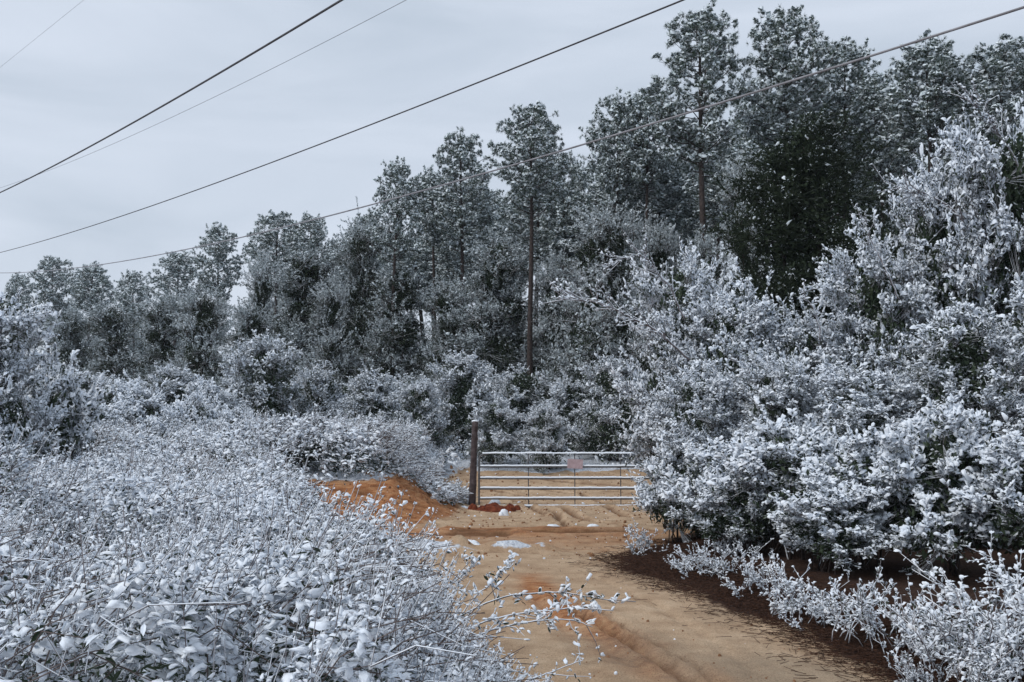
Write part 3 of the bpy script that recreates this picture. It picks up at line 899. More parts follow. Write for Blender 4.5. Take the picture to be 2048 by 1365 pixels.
tree(3, 520, 520, 60, 130, 'frosted tree under the spreading flat-topped pine', GU, 1.9)
tree(1, 400, 575, 52, 170, 'rounded frosted tree below the lone thin pine', GU, 2.7)
tree(4, 315, 590, 56, 150, 'frosted tree at the left part of the forest edge with feathery crown', GU, 3.6)
tree(2, 225, 600, 58, 150, 'dark-based frosted tree second from the left end of the forest edge', GU, 4.9)
tree(0, 130, 620, 64, 140, 'frosted tree behind the left edge shrub at the end of the forest', GU, 0.5)
tree(4, 500, 610, 46, 150, 'lower frosted tree in front of the flat-topped pine', GU, 0.9)
tree(3, 660, 560, 46, 140, 'slim frosted tree in front of the dark hollow', GU, 2.9)
tree(1, 1320, 440, 38, 160, 'frosted tree left of the tallest pine trunk', GU, 5.0)
tree(4, 1420, 470, 32, 150, 'small frosted tree at the foot of the tallest pine', GU, 1.0)
tree(1, 1500, 310, 33, 150, 'pale frosted tree peeking over the left shoulder of the huge cedar', GU, 3.3)
tree(2, 1900, 380, 28, 240, 'green-grey tree behind the big snowy shrub on the right', GU, 3.7)
tree(0, 2040, 330, 27, 240, 'frosted tree behind the right edge shrubs', GU, 0.4)
for i in range(26):
    px = -120 + 2340 * (i + rf.uniform(0.2, 0.8)) / 26
    Y = np.interp(px, [0, 500, 1000, 1400, 2100], [82, 72, 58, 48, 40]) * rf.uniform(1.0, 1.3)
    top = np.interp(px, SKY_PX, SKY_PY) * 0.22 + 0.78 * 740 + rf.uniform(-50, 40)
    tree((0, 2, 4)[int(rf.integers(0, 3))], px, top, Y, rf.uniform(150, 230) * 45 / Y + 40, 'shaded tree filling the gaps between the trunks inside the forest', 'trees inside the forest', rf.uniform(0, 6.28))

# -- white frosted bushes in a band in front of the forest
BUSH = []
for i in range(5):
    rng = np.random.default_rng(200 + i)
    h, r = 3.4, 1.9
    lb = lobes_for(rng, h, r, 9, 0.18, 0.75, 0.25)
    stems = [(rng.uniform(-.3, .3), rng.uniform(-.3, .3), 0) for _ in range(5)]
    fo, st = woody(rng, lb, 1250, 26, 0.40, 0.072, 0.38, 'leaf_frost' if i != 3 else 'mid_lilac', 'snow', 0.66, contrast=True, capfrac=0.7, twig_mat='twig_frost', stems=stems, stem_r=0.035,
                   up=0.35, long_frac=0.14, twig_r=0.006, tilt=0.5, bare_low=0.6, inner=0.5, per=14, pad=0.34, flat=.5, vert=.6)
    BUSH.append(plant('frosted_bush', fo, st, (0, 0, 0), cat='bush'))

def bush(proto, px, top, Y, wpx, label, group='frosted bushes in front of the forest', rz=0.0, name=None):
    X = (px - 1024) / F * Y
    ht = P(px, top, Y)[2] - float(H(X, Y))
    s = ht / 3.4
    wide = wpx / F * Y / 2 / 1.9
    return place(BUSH[proto], USED, X, Y, s, rz, label, group, sx=wide / s)
bush(0, 525, 690, 32, 190, 'round white-topped bush with dark base in front of the left forest edge', rz=.2)
bush(1, 640, 735, 34, 150, 'pale bush right of the round white-topped bush', rz=1.4)
bush(2, 745, 745, 33, 170, 'greenish frosted bush above the orange bank', rz=2.2)
bush(4, 925, 715, 34, 170, 'bush with one tall white tip behind the wooden post', rz=3.1)
bush(0, 840, 770, 31, 130, 'small dark-centred bush left of the tall-tipped bush', rz=4.0)
bush(1, 1045, 740, 35, 150, 'lilac-grey bush above the left half of the gate', rz=5.1)
bush(2, 1140, 760, 33, 150, 'frosted bush above the middle of the gate', rz=.9)
bush(0, 1225, 730, 31, 170, 'frosted bush above the right end of the gate', rz=2.6)
bush(3, 440, 790, 30, 150, 'low lilac bush at the foot of the round white-topped bush', rz=1.9)
bush(4, 345, 740, 38, 160, 'pale bush under the left forest edge', rz=3.9)
bush(1, 235, 760, 36, 170, 'frosted bush between the left edge shrub and the forest', rz=5.9)
bush(2, 150, 740, 34, 160, 'frosted bush just right of the left edge shrub', rz=.4)
bush(3, 990, 800, 30, 120, 'little greyish bush right behind the gate post', rz=2.4)
bush(4, 1090, 815, 29.5, 110, 'little frosted bush behind the gate', rz=4.4)
for i in range(22):
    px = 60 + 1350 * (i + rf.uniform(0.1, .9)) / 22
    bush(int(rf.integers(0, 5)), px, rf.uniform(740, 800), rf.uniform(35, 41), rf.uniform(110, 170), 'frosted bush half hidden in the back row at the foot of the forest',
         'half hidden frosted bushes at the foot of the forest', rf.uniform(0, 6.28))

# -- the thicket on the right: snow loaded shrubs close to the road
THK = []
for i in range(5):
    rng = np.random.default_rng(300 + i)
    h, r = 4.6, 1.8
    lb = lobes_for(rng, h, r, 10, 0.14, 0.75, 0.15)
    stems = [(rng.uniform(-.5, .5), rng.uniform(-.5, .5), 0) for _ in range(6)]
    fo, st = woody(rng, lb, 2600, 20, 0.44, 0.058, 0.42, 'leaf_frost', 'snow', 0.95 if i != 3 else 0.42, 'twig_frost', stems, 0.04, up=0.34, long_frac=0.2, bias=(-.3, -.15, .05),
                   twig_r=0.0045, tilt=0.45, bare_low=0.45, inner=0.5, tmpl=T_DIA, capth=1.2, per=18, pad=0.32, flat=.34, capsc=1.15)
    THK.append(plant('snowy_shrub', fo, st, (0, 0, 0), cat='shrub'))
# lower shrubs with broader snow pads
LOW = []
for i in range(4):
    rng = np.random.default_rng(400 + i)
    h, r = 1.9, 1.3
    lb = lobes_for(rng, h, r, 9, 0.29, 0.62, 0.1)
    stems = [(rng.uniform(-.4, .4), rng.uniform(-.4, .4), 0) for _ in range(8)]
    fo, st = woody(rng, lb, 1000, 18, 0.30, 0.057, 0.5, 'leaf_frost', 'snow', 1.0, 'twig_frost', stems, 0.02, up=0.3, long_frac=0.10,
                   twig_r=0.004, tilt=0.38, bare_low=0.75, inner=0.5, captmpl=T_CAP, capth=1.3, capsc=1.15, per=14, pad=0.2, flat=.4, low=.12)
    LOW.append(plant('low_shrub', fo, st, (0, 0, 0), cat='shrub'))

def shrub(pool, proto, px, top, Y, wpx, label, group, rz, h0, r0):
    X = (px - 1024) / F * Y
    ht = P(px, top, Y)[2] - float(H(X, Y))
    s = ht / h0
    wide = wpx / F * Y / 2 / r0
    return place(pool[proto], USED, X, Y, s, rz, label, group, sx=wide / s)
GT = 'snow loaded shrubs of the thicket right of the road'
for a in (
    (0, 1368, 515, 17.5, 240, 'snowy shrub hanging over the right end of the gate', 0.3),
    (1, 1480, 590, 16.5, 260, 'snowy shrub with a pointed top in front of the huge dark cedar', 1.3),
    (2, 1620, 640, 16.0, 230, 'snowy shrub right of the pointed one, below the dark cedar', 2.3),
    (2, 1770, 500, 15.5, 260, 'tall snowy shrub rising left of the giant one at the right edge', 3.3),
    (4, 1905, 350, 15.5, 270, 'giant snowy shrub near the right edge of the photo', 4.3),
    (0, 2040, 235, 15.0, 330, 'tallest snowy shrub, cut by the right edge of the photo', 5.3),
    (2, 1550, 720, 14.5, 240, 'snowy shrub in the middle of the thicket, second row', 0.9),
    (1, 1400, 740, 15.2, 220, 'snowy shrub of the second row beside the gate', 1.9),
    (4, 1730, 730, 13.5, 280, 'dense snowy shrub in the thicket under the tall one', 2.9),
    (3, 1930, 620, 13.0, 330, 'dense dark-bottomed shrub under the giant one', 3.9),
    (3, 2130, 560, 13.0, 330, 'shrub just entering the photo at the right edge, second row', 4.9),
):
    shrub(THK, a[0], a[1], a[2], a[3], a[4], a[5], GT, (a[6] - 2.6) * 0.4, 4.6, 1.8)
GL = 'low shrubs with snow pads along the right side of the road'
for a in (
    (0, 1345, 905, 15.0, 170, 'low dark-bottomed shrub where the road meets the gate', 0.2),
    (1, 1440, 890, 13.2, 250, 'low shrub with snow pads, nearest to the gate along the road', 1.2),
    (2, 1580, 870, 12.0, 290, 'low shrub with snow pads in the middle of the roadside', 2.2),
    (3, 1720, 900, 11.0, 280, 'low shrub with snow pads left of the dark hollow', 3.2),
    (0, 1880, 850, 10.6, 300, 'low shrub with the thickest snow pads above the dark hollow', 4.2),
    (1, 2040, 880, 10.0, 330, 'low shrub cut by the right edge above the corner clump', 5.2),
    (2, 1470, 960, 12.3, 200, 'low shrub at the bend of the road', 0.8),
    (3, 1650, 975, 10.6, 240, 'low shrub bowing toward the road before the dark hollow', 1.8),
):
    shrub(LOW, a[0], a[1], a[2], a[3], a[4], a[5], GL, a[6], 1.9, 1.3)
for i, (px, top, Y, w) in enumerate(((60, 800, 25, 130), (190, 815, 24, 130), (290, 790, 27, 140), (390, 805, 25, 120), (470, 830, 23.5, 110), (610, 845, 24, 110), (700, 850, 23.5, 100),
                                     (330, 835, 21.5, 110), (130, 840, 21, 120), (240, 770, 30, 150), (560, 850, 22, 90), (20, 850, 19, 120), (410, 780, 30, 140))):
    shrub(LOW, i % 4, px, top, Y, w, 'low snowy bush standing in the weeds between the field and the band of bushes', 'low bushes at the back of the weed field', i * 1.7, 1.9, 1.3)
# left edge shrub
shrub(THK, 0, -30, 570, 13.5, 270, 'white shrub at the left edge of the photo taller than the weeds', 'snowy shrubs at the left edge', 3.0, 4.6, 1.8)
shrub(LOW, 2, 90, 770, 15.0, 260, 'lower shrub at the foot of the left edge shrub', 'snowy shrubs at the left edge', 2.0, 1.9, 1.3)

# -- frosted leafless weeds leaning out of the thicket toward the road
def frost_weed(seed, n=12, h=0.58):
    rng = np.random.default_rng(seed)
    mb = MB()
    for k in range(n):
        a = rng.uniform(0, 6.28); lean = rng.uniform(0.1, 0.9)
        b0 = np.array([rng.normal(0, .16), rng.normal(0, .16), 0])
        L = h * rng.uniform(0.5, 1.15)
        d = np.array([math.cos(a) * lean, math.sin(a) * lean, 1.0]); d /= np.linalg.norm(d)
        t = np.linspace(0, 1, 6)[:, None]
        pts = b0 + d * L * t + np.array([math.cos(a), math.sin(a), -0.5]) * L * 0.3 * t ** 2 + rng.normal(0, .012, (6, 3))
        mb.tube(pts, np.linspace(0.005, 0.003, 6), 'twig_frost', 5)
        m = rng.integers(8, 14)
        for q in range(m):
            tt = rng.uniform(0.25, 1.0)
            o = pts[0] + (pts[-1] - pts[0]) * 0
            i0 = min(4, int(tt * 5)); o = pts[i0] + (pts[i0 + 1] - pts[i0]) * (tt * 5 - i0)
            dd = unit(d * 0.8 + rng.normal(0, 0.6, 3) + UP * 0.3)
            l = rng.uniform(0.06, 0.2)
            mb.prisms([o], [o + dd * l], 0.0035, 0.0025, 'twig_frost', 4)
            nl = 5
            pos = o + dd * l * rng.uniform(0.2, 1.05, (nl, 1))
            leaves(mb, rng, pos, unit(dd + rng.normal(0, .8, (nl, 3))), 0.035, 0.5, 'leaf_frost', 'snow', 0.8, T_DIA, T_CAPLO, 0.4, 1.0, 1.1)
    return mb
FW = []
for i in range(3):
    o = frost_weed(500 + i).obj('frosted_weed')
    tag(o, cat='weed')
    FW.append(o)
fwl = [(1300, 1088, 0.8), (1395, 1130, 0.7), (1455, 1142, .8), (1520, 1172, .7), (1590, 1205, .95), (1650, 1228, .8), (1715, 1255, 1.0),
       (1790, 1280, .75), (1890, 1305, .9), (1950, 1335, 1.0), (2010, 1350, 1.1), (2045, 1320, 1.2), (2035, 1270, 1.1), (1480, 1110, .7), (1840, 1345, .45), (2085, 1350, 1.2), (1975, 1375, .7)]
posn = ['close to the gate bend', 'at its middle stretch', 'at its near stretch', 'in the lower right corner']
for i, (px, py, s) in enumerate(fwl):
    g = G(px - 25, py + 8, 0.1)
    o = FW[i % 3] if i < 3 else FW[i % 3].copy()
    if i >= 3:
        COL.objects.link(o)
    o.location = (g[0] + 0.12, g[1] + 0.1, float(H(g[0], g[1])) - 0.03)
    o.rotation_euler = (0, -0.25, rf.uniform(0, 6.28))
    o.scale = (s, s, s)
    w = posn[0 if px < 1470 else 1 if px < 1660 else 2 if px < 1880 else 3]
    o['label'] = 'white frosted leafless weed leaning over the pine straw ' + w
    o['group'] = 'frosted weeds ' + w

# ------------------------------------------------------------------ the field of snowed weeds on the left (nobody could count them)
def field(seed, samp, size_of, tmpl, captmpl, hmul=1.0, stalk_frac=0.12, capprob=0.8, capsc=1.0, frost_stems=0.1, sprig=0.02):
    """samp -> (x, y) ground points; a canopy of leaves under snow over a tangle of stems"""
    rng = np.random.default_rng(seed)
    mb = MB()
    x, y = samp(rng)
    s = size_of(y)
    g = H(x, y)
    def canopy(x, y):
        edge = np.clip(edge_dist(x, y) / 0.9, 0.22, 1.0)
        h = 0.30 + 0.50 * vnoise(x, y, 1.9) + 0.40 * vnoise(x + 5, y, 0.75) + 0.42 * (vnoise(x + 9, y + 3, 0.28) - 0.35) + 0.12 * vnoise(x, y + 7, 0.12)
        h = h * np.where((y > 8.5) & (y < 17) & (x > -4.3), np.where(x > -3.6, 0.32, 0.55), 1.0)
        return h * edge * hmul
    top = g + canopy(x, y)
    leafy_ = vnoise(x + 31, y + 12, 1.3) * 0.7 + vnoise(x, y, 0.4) * 0.3      # leafy patches and patches of bare stems
    z = top - rng.exponential(0.12, len(x)) + rng.normal(0, 0.025, len(x))
    ed = edge_dist(x, y)
    sp = rng.random(len(x)) < np.where(ed < 1.25, 0.5, 0.12)
    z = np.where(sp, g + (top - g) * rng.random(len(x)), z)
    z = np.maximum(z, g + 0.03)
    pos = np.stack([x, y, z], -1)
    a = rng.normal(0.3, 1.5, len(x))
    d = np.stack([np.cos(a), np.sin(a), rng.normal(-0.18, 0.5, len(x))], -1)
    deep = ((top - z) > 0.15) & ~((ed < 1.0) & (rng.random(len(x)) < 0.7))
    use = rng.random(len(x)) < np.clip(0.22 + 2.1 * (leafy_ - 0.22), 0.34, 1)
    sz = s * np.clip(rng.lognormal(-0.10, 0.40, len(x)), 0.4, 1.9)
    up_ = use & ~deep
    n2 = vnoise(x + 70, y, 0.45) * 0.55 + vnoise(x, y + 50, 0.16) * 0.45
    snowy = rng.random(len(x)) < np.clip((n2 - 0.20) * 4.2, 0.18, 1)
    u1, u2 = up_ & snowy, up_ & ~snowy
    leaves(mb, rng, pos[u1], d[u1], sz[u1], 0.40, 'leaf_frost', 'snow', capprob, tmpl, captmpl, 0.5, capsc, 1.1)
    leaves(mb, rng, pos[u2], d[u2], sz[u2] * 1.1, 0.36, 'leaf', 'snow', 0.12, tmpl, captmpl, 0.8, capsc, 1.0)
    up_ = u1
    # little heaps where the snow has run together
    hp = up_ & (rng.random(len(x)) < 0.28)
    tv, tf = captmpl
    K = hp.sum(); a2 = rng.uniform(0, 6.28, K)
    R = frames(np.stack([np.cos(a2), np.sin(a2), rng.normal(0, .3, K)], -1), unit(UP + rng.normal(0, .3, (K, 3))))
    S = s[hp] * rng.uniform(.8, 2.2, K)
    mb.inst(tv, tf, pos[hp], R, np.stack([S, S * rng.uniform(.35, .75, K), S * .8], 1), 'snow', True, .09, rng)
    dp = use & deep
    leaves(mb, rng, pos[dp], d[dp], sz[dp] * 1.2, 0.36, 'leaf', 'snow', 0.15, tmpl, captmpl, 0.8)
    # sprigs that stand above the rest, leafed and snowed along their length
    k = np.nonzero(rng.random(len(x)) < sprig)[0]
    K = len(k)
    L = rng.uniform(0.10, 0.30, K) * np.clip(0.7 + y[k] / 25, 0, 1.4) * np.clip(ed[k] / 0.8, np.where(y[k] > 8, 0.25, 0.6), np.where((y[k] > 8) & (y[k] < 17) & (x[k] > -3.8), 0.45, 1))
    dv = unit(np.stack([rng.normal(0.35, 0.35, K), rng.normal(0, 0.3, K), np.ones(K)], -1))
    b = np.stack([x[k], y[k], top[k] - 0.10], -1)
    e = b + dv * (L + 0.10)[:, None]
    rr = 0.0012 + 0.0003 * y[k]
    mb.prisms(b, e, rr, rr * .6, 'twig_frost')
    ix = np.repeat(np.arange(K), 9)
    tt = rng.uniform(0.25, 1.03, (len(ix), 1))
    ps = b[ix] + (e - b)[ix] * tt + rng.normal(0, 0.008, (len(ix), 3))
    a3 = rng.uniform(0, 6.28, len(ix))
    ld = np.stack([np.cos(a3), np.sin(a3), rng.normal(0.1, .4, len(ix))], -1) + dv[ix] * 0.5
    leaves(mb, rng, ps, unit(ld), s[k][ix] * rng.uniform(.4, .95, len(ix)), 0.36, 'leaf_frost', 'snow', 0.75, T_DIA, T_CAPLO, 0.5, 1.0, 1.1)
    # stems: dark bare stalks mostly leaning one way, and thin frosted twigs every way
    for frac, mat, rk, ln_ in ((stalk_frac, 'stalk', 1.0, 1.0), (frost_stems, 'twig_frost', 1.3, 0.7)):
        k = rng.random(len(x)) < frac * np.clip(1.7 - 2.2 * leafy_, 0.25, 1.6) * np.clip(ed, 0.25, 1)
        K = k.sum()
        dn = rng.uniform(0.08, 0.24, K) * ln_ * np.clip(y[k] / 7, 0.6, 1) * np.clip(edge_dist(x[k], y[k]) / 0.8, 0.35, 1)
        b = np.stack([x[k], y[k], top[k] - dn], -1)
        sp_ = 0.45 if mat == 'stalk' else 0.8
        ln = np.stack([rng.normal(0.14, 0.14 * sp_, K), rng.normal(0.0, 0.12 * sp_, K), dn + rng.normal(0.03, 0.05, K)], -1) * ln_
        m_ = b + ln * 0.5
        m_ = m_ + rng.normal(0, 0.014, m_.shape)
        e = b + ln + np.stack([rng.normal(0.05, .05, K), rng.normal(0, .04, K), rng.normal(-.05, .03, K)], -1)
        rr = (0.0014 + 0.00032 * y[k]) * rk
        mb.prisms(b, m_, rr, rr * 0.85, mat)
        mb.prisms(m_, e, rr * 0.85, rr * 0.6, mat)
    return mb

def edge_dist(x, y):
    near = np.where(y < 13.3, road_left(y) + 0.2 - x, 9)
    far = np.where(y >= 13.3, np.clip((bank_mask(x, y) - 0.74) * 3.4 + 0.2, 0.36, 2.0), 9)
    w = np.where(x < -4.0, 2.0, -9)
    return np.maximum(np.minimum(near, far), w)

def samp_near(y0, y1, dens):
    def f(rng):
        n = int(dens * (y1 - y0) * (0.62 * y1 + 1.5))
        y = rng.uniform(y0, y1, n); x = rng.uniform(-0.62 * y1 - 1, 0.6, n)
        ok = (x < road_left(y) + 0.12 + 0.25 * fbm(x, y, 0.7, 2)) & (x > -0.60 * y - 0.8) & ((y < 12.9) | (x < -4.1 + 0.8 * fbm(x, y, 0.8, 2)))
        return x[ok], y[ok]
    return f

def samp_plateau(dens):
    def f(rng):
        n = int(dens * 20 * 24)
        y = rng.uniform(17.2, 37, n); x = rng.uniform(-24, -0.6, n)
        bm = bank_mask(x, y)
        lim = np.where(x < -4.6, 0.02, 0.90)
        ok = (bm > lim + 0.22 * fbm(x, y, 0.6, 3)) & (x > -0.60 * y - 1)
        # the snowy shoulder running down toward the post
        sh = (y > 21.5 + 0.8 * fbm(x, y, 0.5, 2)) & (y < 24.5) & (x < -1.05 - 0.2 * (24 - y)) & (x > -4)
        sand = (y > 24.5) & (y < 31) & (x > -1.9 - 0.05 * (y - 24))
        sh |= (y > 24) & (x < -1.9 - 0.05 * (y - 24))
        ok = (ok | (sh & (x > -0.6 * y))) & ~sand
        return x[ok], y[ok]
    return f

f1 = field(600, samp_near(2.2, 5.5, 13000), lambda y: 0.025 + 0 * y, T_LEAF, T_CAP, 1.0, 0.012, 0.92, 1.05, 0.008)
f1 = tag(f1.obj('snowy_weeds'), 'thick tangle of snow-covered weeds in the nearest foreground on the left', 'weeds', kind='stuff')
f2 = field(601, samp_near(5.5, 17.6, 3600), lambda y: 0.024 + 0.0019 * y, T_DIA, T_CAPLO, 1.0, 0.018, 0.92, 1.2, 0.02)
f2 = tag(f2.obj('snowy_weeds'), 'snow-covered weeds in the middle of the field left of the road', 'weeds', kind='stuff')
f3 = field(602, samp_plateau(1200), lambda y: 0.045 + 0.0010 * y, T_DIA, T_CAPLO, 0.95, 0.045, 0.7, 1.2, 0.1)
f3 = tag(f3.obj('snowy_weeds'), 'snow-covered weeds on top of the bank and back to the bushes', 'weeds', kind='stuff')

def samp_back(rng):
    n = 16000
    x = rng.uniform(-9, 9, n); y = rng.uniform(28.5, 37, n)
    ok = (rng.random(n) < 0.35 + 0.6 * (y > 33)) & (y > 29.6 + 1.6 * fbm(x, y, 1.1, 3) - 2.2 * sst(-1.2, -2.4, x))
    return x[ok], y[ok]
_ed = edge_dist
edge_dist = lambda x, y: 0.45 + 0 * x
f4 = field(603, samp_back, lambda y: 0.11 + 0 * y, T_DIA, T_CAPLO, 0.9, 0.05, 0.8, 1.2)
f4 = tag(f4.obj('snowy_weeds'), 'low snow-covered weeds behind the gate at the top of the sandy slope', 'weeds', kind='stuff')
edge_dist = _ed

# ------------------------------------------------------------------ gate, post, sign
M['galv'] = simple_mat('galvanised_pipe_shaded', [(0.3, (0.07, 0.07, 0.075)), (0.7, (0.19, 0.19, 0.20))], 20, 0.55, spec=0.4)  # pipe colour darkened to paint the shadowed lower half of each rail
M['galv'].node_tree.nodes["Principled BSDF"].inputs["Metallic"].default_value = 0.3
M['post_wood'] = simple_mat('post_wood', [(0.3, (0.045, 0.032, 0.032)), (0.6, (0.11, 0.085, 0.085)), (0.8, (0.24, 0.20, 0.20))], 9, 0.9, 6, 0.6)
M['faded'] = simple_mat('faded_sign', [(0.3, (0.42, 0.30, 0.32)), (0.7, (0.60, 0.48, 0.52))], 12, 0.7)
M['red_clay'] = simple_mat('red_clay', [(0.3, (0.085, 0.018, 0.010)), (0.7, (0.24, 0.065, 0.030))], 14, 0.95, 5, 0.6)
YG = 23.6
gate = empty('farm_gate', (P(958, 1010, YG)[0], YG, 0.0))
tag(gate, 'long galvanised pipe gate with snow lying along its six rails, closed across the sandy track', 'gate')
GL0 = 0.0; GLEN = 4.85
zb, zt = P(1000, 1011, YG)[2], P(1000, 909, YG)[2]
railz = [P(1000, q, YG)[2] for q in (909, 934, 957.5, 978, 998, 1014)]
rngg = np.random.default_rng(9)
def local_pipe(name, pts, r, mat='galv', sides=8, parent=gate):
    mb = MB(); mb.tube(pts, r, mat, sides); return mb.obj(name, parent)
rc = 0.13
fr = [(0.0, 0, railz[5])] + [(0.0, 0, z) for z in np.linspace(railz[5] + .05, railz[0] - rc, 6)]
for a in np.linspace(0, math.pi / 2, 7)[1:]:
    fr.append((rc - rc * math.cos(a), 0, railz[0] - rc + rc * math.sin(a)))
fr += [(x, 0, railz[0]) for x in np.linspace(rc + .2, GLEN - rc, 8)]
for a in np.linspace(0, math.pi / 2, 7)[1:]:
    fr.append((GLEN - rc + rc * math.sin(a), 0, railz[0] - rc + rc * math.cos(a)))
fr += [(GLEN, 0, z) for z in np.linspace(railz[0] - rc - .1, railz[5], 5)]
local_pipe('frame', fr, 0.024)
def snow_strip(x0, x1, z, parent, r=0.026, gaps=0.0):
    mb = MB()
    n = int((x1 - x0) / 0.05)
    xs = np.linspace(x0, x1, n)
    hh = 0.020 + 0.012 * vnoise(xs, xs * 0 + z * 9, 0.2) + 0.01 * rngg.random(n)
    if gaps:
        hh = hh * (vnoise(xs, xs * 0 + z * 5, 0.35) > gaps)
    v = []
    for x, h_ in zip(xs, hh):
        for a in (0.12, 0.28, 0.5, 0.72, 0.88):
            an = a * math.pi
            v.append((x, -math.cos(an) * r * 0.92, z + math.sin(an) * (r * 0.9 + h_)))
    f = []
    for k in range(n - 1):
        for i in range(4):
            p = k * 5 + i
            f += [(p, p + 5, p + 1), (p + 1, p + 5, p + 6)]
    v = np.array(v)
    f += [(0, 1, 2), (0, 2, 3), (0, 3, 4)]; b_ = (n - 1) * 5
    f += [(b_, b_ + 2, b_ + 1), (b_, b_ + 3, b_ + 2), (b_, b_ + 4, b_ + 3)]
    mb.add(v, f, 'snow', True)
    return mb.obj('snow', parent)
snow_strip(rc * 0.6, GLEN - rc * .6, railz[0], gate)
for i in range(1, 6):
    z = railz[i]
    r = local_pipe('rail', [(0.0, 0, z), (GLEN * .33, 0, z - 0.004), (GLEN * .66, 0, z - 0.003), (GLEN, 0, z)], 0.021)
    snow_strip(0.03, GLEN - .03, z, r, 0.023, 0.05 if i < 5 else 0.2)
for px in (1057, 1150, 1242, 1334):
    x = P(px, 1000, YG)[0] - gate.location.x
    mb = MB()
    mb.prisms([(x, 0.026, railz[5])], [(x, 0.026, railz[0])], 0.012, 0.012, 'galv', 4)
    mb.obj('stay', gate)
for z in (railz[1] + .02, railz[5] + 0.05):
    mb = MB(); mb.prisms([(-0.10, 0, z)], [(0.02, 0, z)], 0.014, 0.014, 'galv', 6); mb.obj('hinge', gate)

pm = MB()
p0 = P(944, 1012, YG + .05); p1 = P(950.5, 843, YG + .05)
tt = np.linspace(-0.12, 1, 22)[:, None]
pts = p0 + (p1 - p0) * tt
pts[:, :2] += rngg.normal(0, 0.004, (22, 2))
pm.tube(pts, 0.088 - 0.012 * tt[:, 0] + rngg.normal(0, 0.0025, 22), 'post_wood', 12)
post = empty('gate_post', tuple(p0))
tag(post, 'weathered round wooden post at the left end of the gate, snow on its top', 'post')
po = pm.obj('trunk', post); po.name = 'wood'
po.matrix_parent_inverse.identity(); po.location = tuple(-p0)
cp = MB()
tv, tf = ring_template(12, [(1.0, -0.1), (1.05, 0.25), (0.7, 0.6), (0, 0.72)])
cp.inst(tv - np.array([.5, 0, 0]), tf, np.array([p1 - p0 - UP * .004]), np.eye(3)[None], np.array([[0.165, 0.165, 0.06]]), 'snow', True, 0.03, rngg)
cp.obj('snow', post)

sm = MB()
c = P(1150, 926.5, YG); hw, hh = 0.19, 0.115
import itertools
def box(mb, c, h, mat):
    v = np.array(list(itertools.product((-1, 1), repeat=3))) * np.array(h) + np.array(c)
    q = [(0, 1, 3, 2), (4, 6, 7, 5), (0, 4, 5, 1), (2, 3, 7, 6), (0, 2, 6, 4), (1, 5, 7, 3)]
    mb.add(v, [t for a in q for t in ((a[0], a[1], a[2]), (a[0], a[2], a[3]))], mat)
box(sm, (0, 0, 0), (hw, 0.002, hh), 'faded')
so = sm.obj('sign'); so.location = (c[0], YG - 0.035, c[2] - 0.02); so.rotation_euler = (0, 0.05, 0)
tag(so, 'small faded pinkish sign wired to the top rails of the gate', 'sign')

# ------------------------------------------------------------------ power lines
M['cable'] = simple_mat('cable', [(0.3, (0.05, 0.045, 0.05)), (0.7, (0.10, 0.095, 0.10))], 2, 0.7)
M['icy_cable'] = simple_mat('icy_cable', [(0.3, (0.20, 0.19, 0.20)), (0.7, (0.34, 0.33, 0.35))], 2, 0.7)
def cable(pix, Y0, r, label, mat='cable', slope=-0.88):
    """pix = points on the line in the photograph, right to left; the wire runs away to the left at one bearing"""
    px0 = pix[0][0]
    X0 = (px0 - 1024) / F * Y0
    pts = []
    for px, py in pix:
        u = (px - 1024) / F
        # X0 + slope*(Y-Y0) = u*Y
        Y = (X0 - slope * Y0) / (u - slope)
        pts.append(P(px, py, Y))
    pts = np.array(pts)
    yy = pts[:, 1]
    co = np.polyfit(yy, pts[:, 2], 2 if len(pts) > 2 else 1)
    ys = np.concatenate([np.linspace(max(1.0, yy[0] - 30), yy[0], 20)[:-1], np.linspace(yy[0], yy[-1], 40), np.linspace(yy[-1], yy[-1] + 45, 25)[1:]])
    xs = X0 + slope * (ys - Y0)
    zs = np.polyval(co, ys)
    mb = MB(); mb.tube(np.stack([xs, ys, zs], -1), r, mat, 6)
    o = mb.obj('power_line'); tag(o, label, 'power line', 'power lines overhead')
cable([(668, 0), (440, 135), (235, 250), (0, 375)], 13, 0.017, 'thickest dark power line, crossing the upper left corner of the sky')
cable([(800, 0), (600, 104), (400, 200), (230, 275), (80, 340)], 30, 0.008, 'thin faint power line just below the thickest one in the upper left')
cable([(1370, 0), (1001, 150), (700, 267), (349, 388), (0, 502)], 16, 0.016, 'dark power line across the middle of the sky, second from the bottom')
cable([(2048, 28), (1669, 141), (1300, 253), (1001, 339), (700, 418), (440, 483), (195, 529)], 17, 0.025, 'lowest power line, passing in front of the pines', 'icy_cable')
cable([(130, 0), (0, 105)], 30, 0.004, 'very faint wire across the extreme upper left corner')

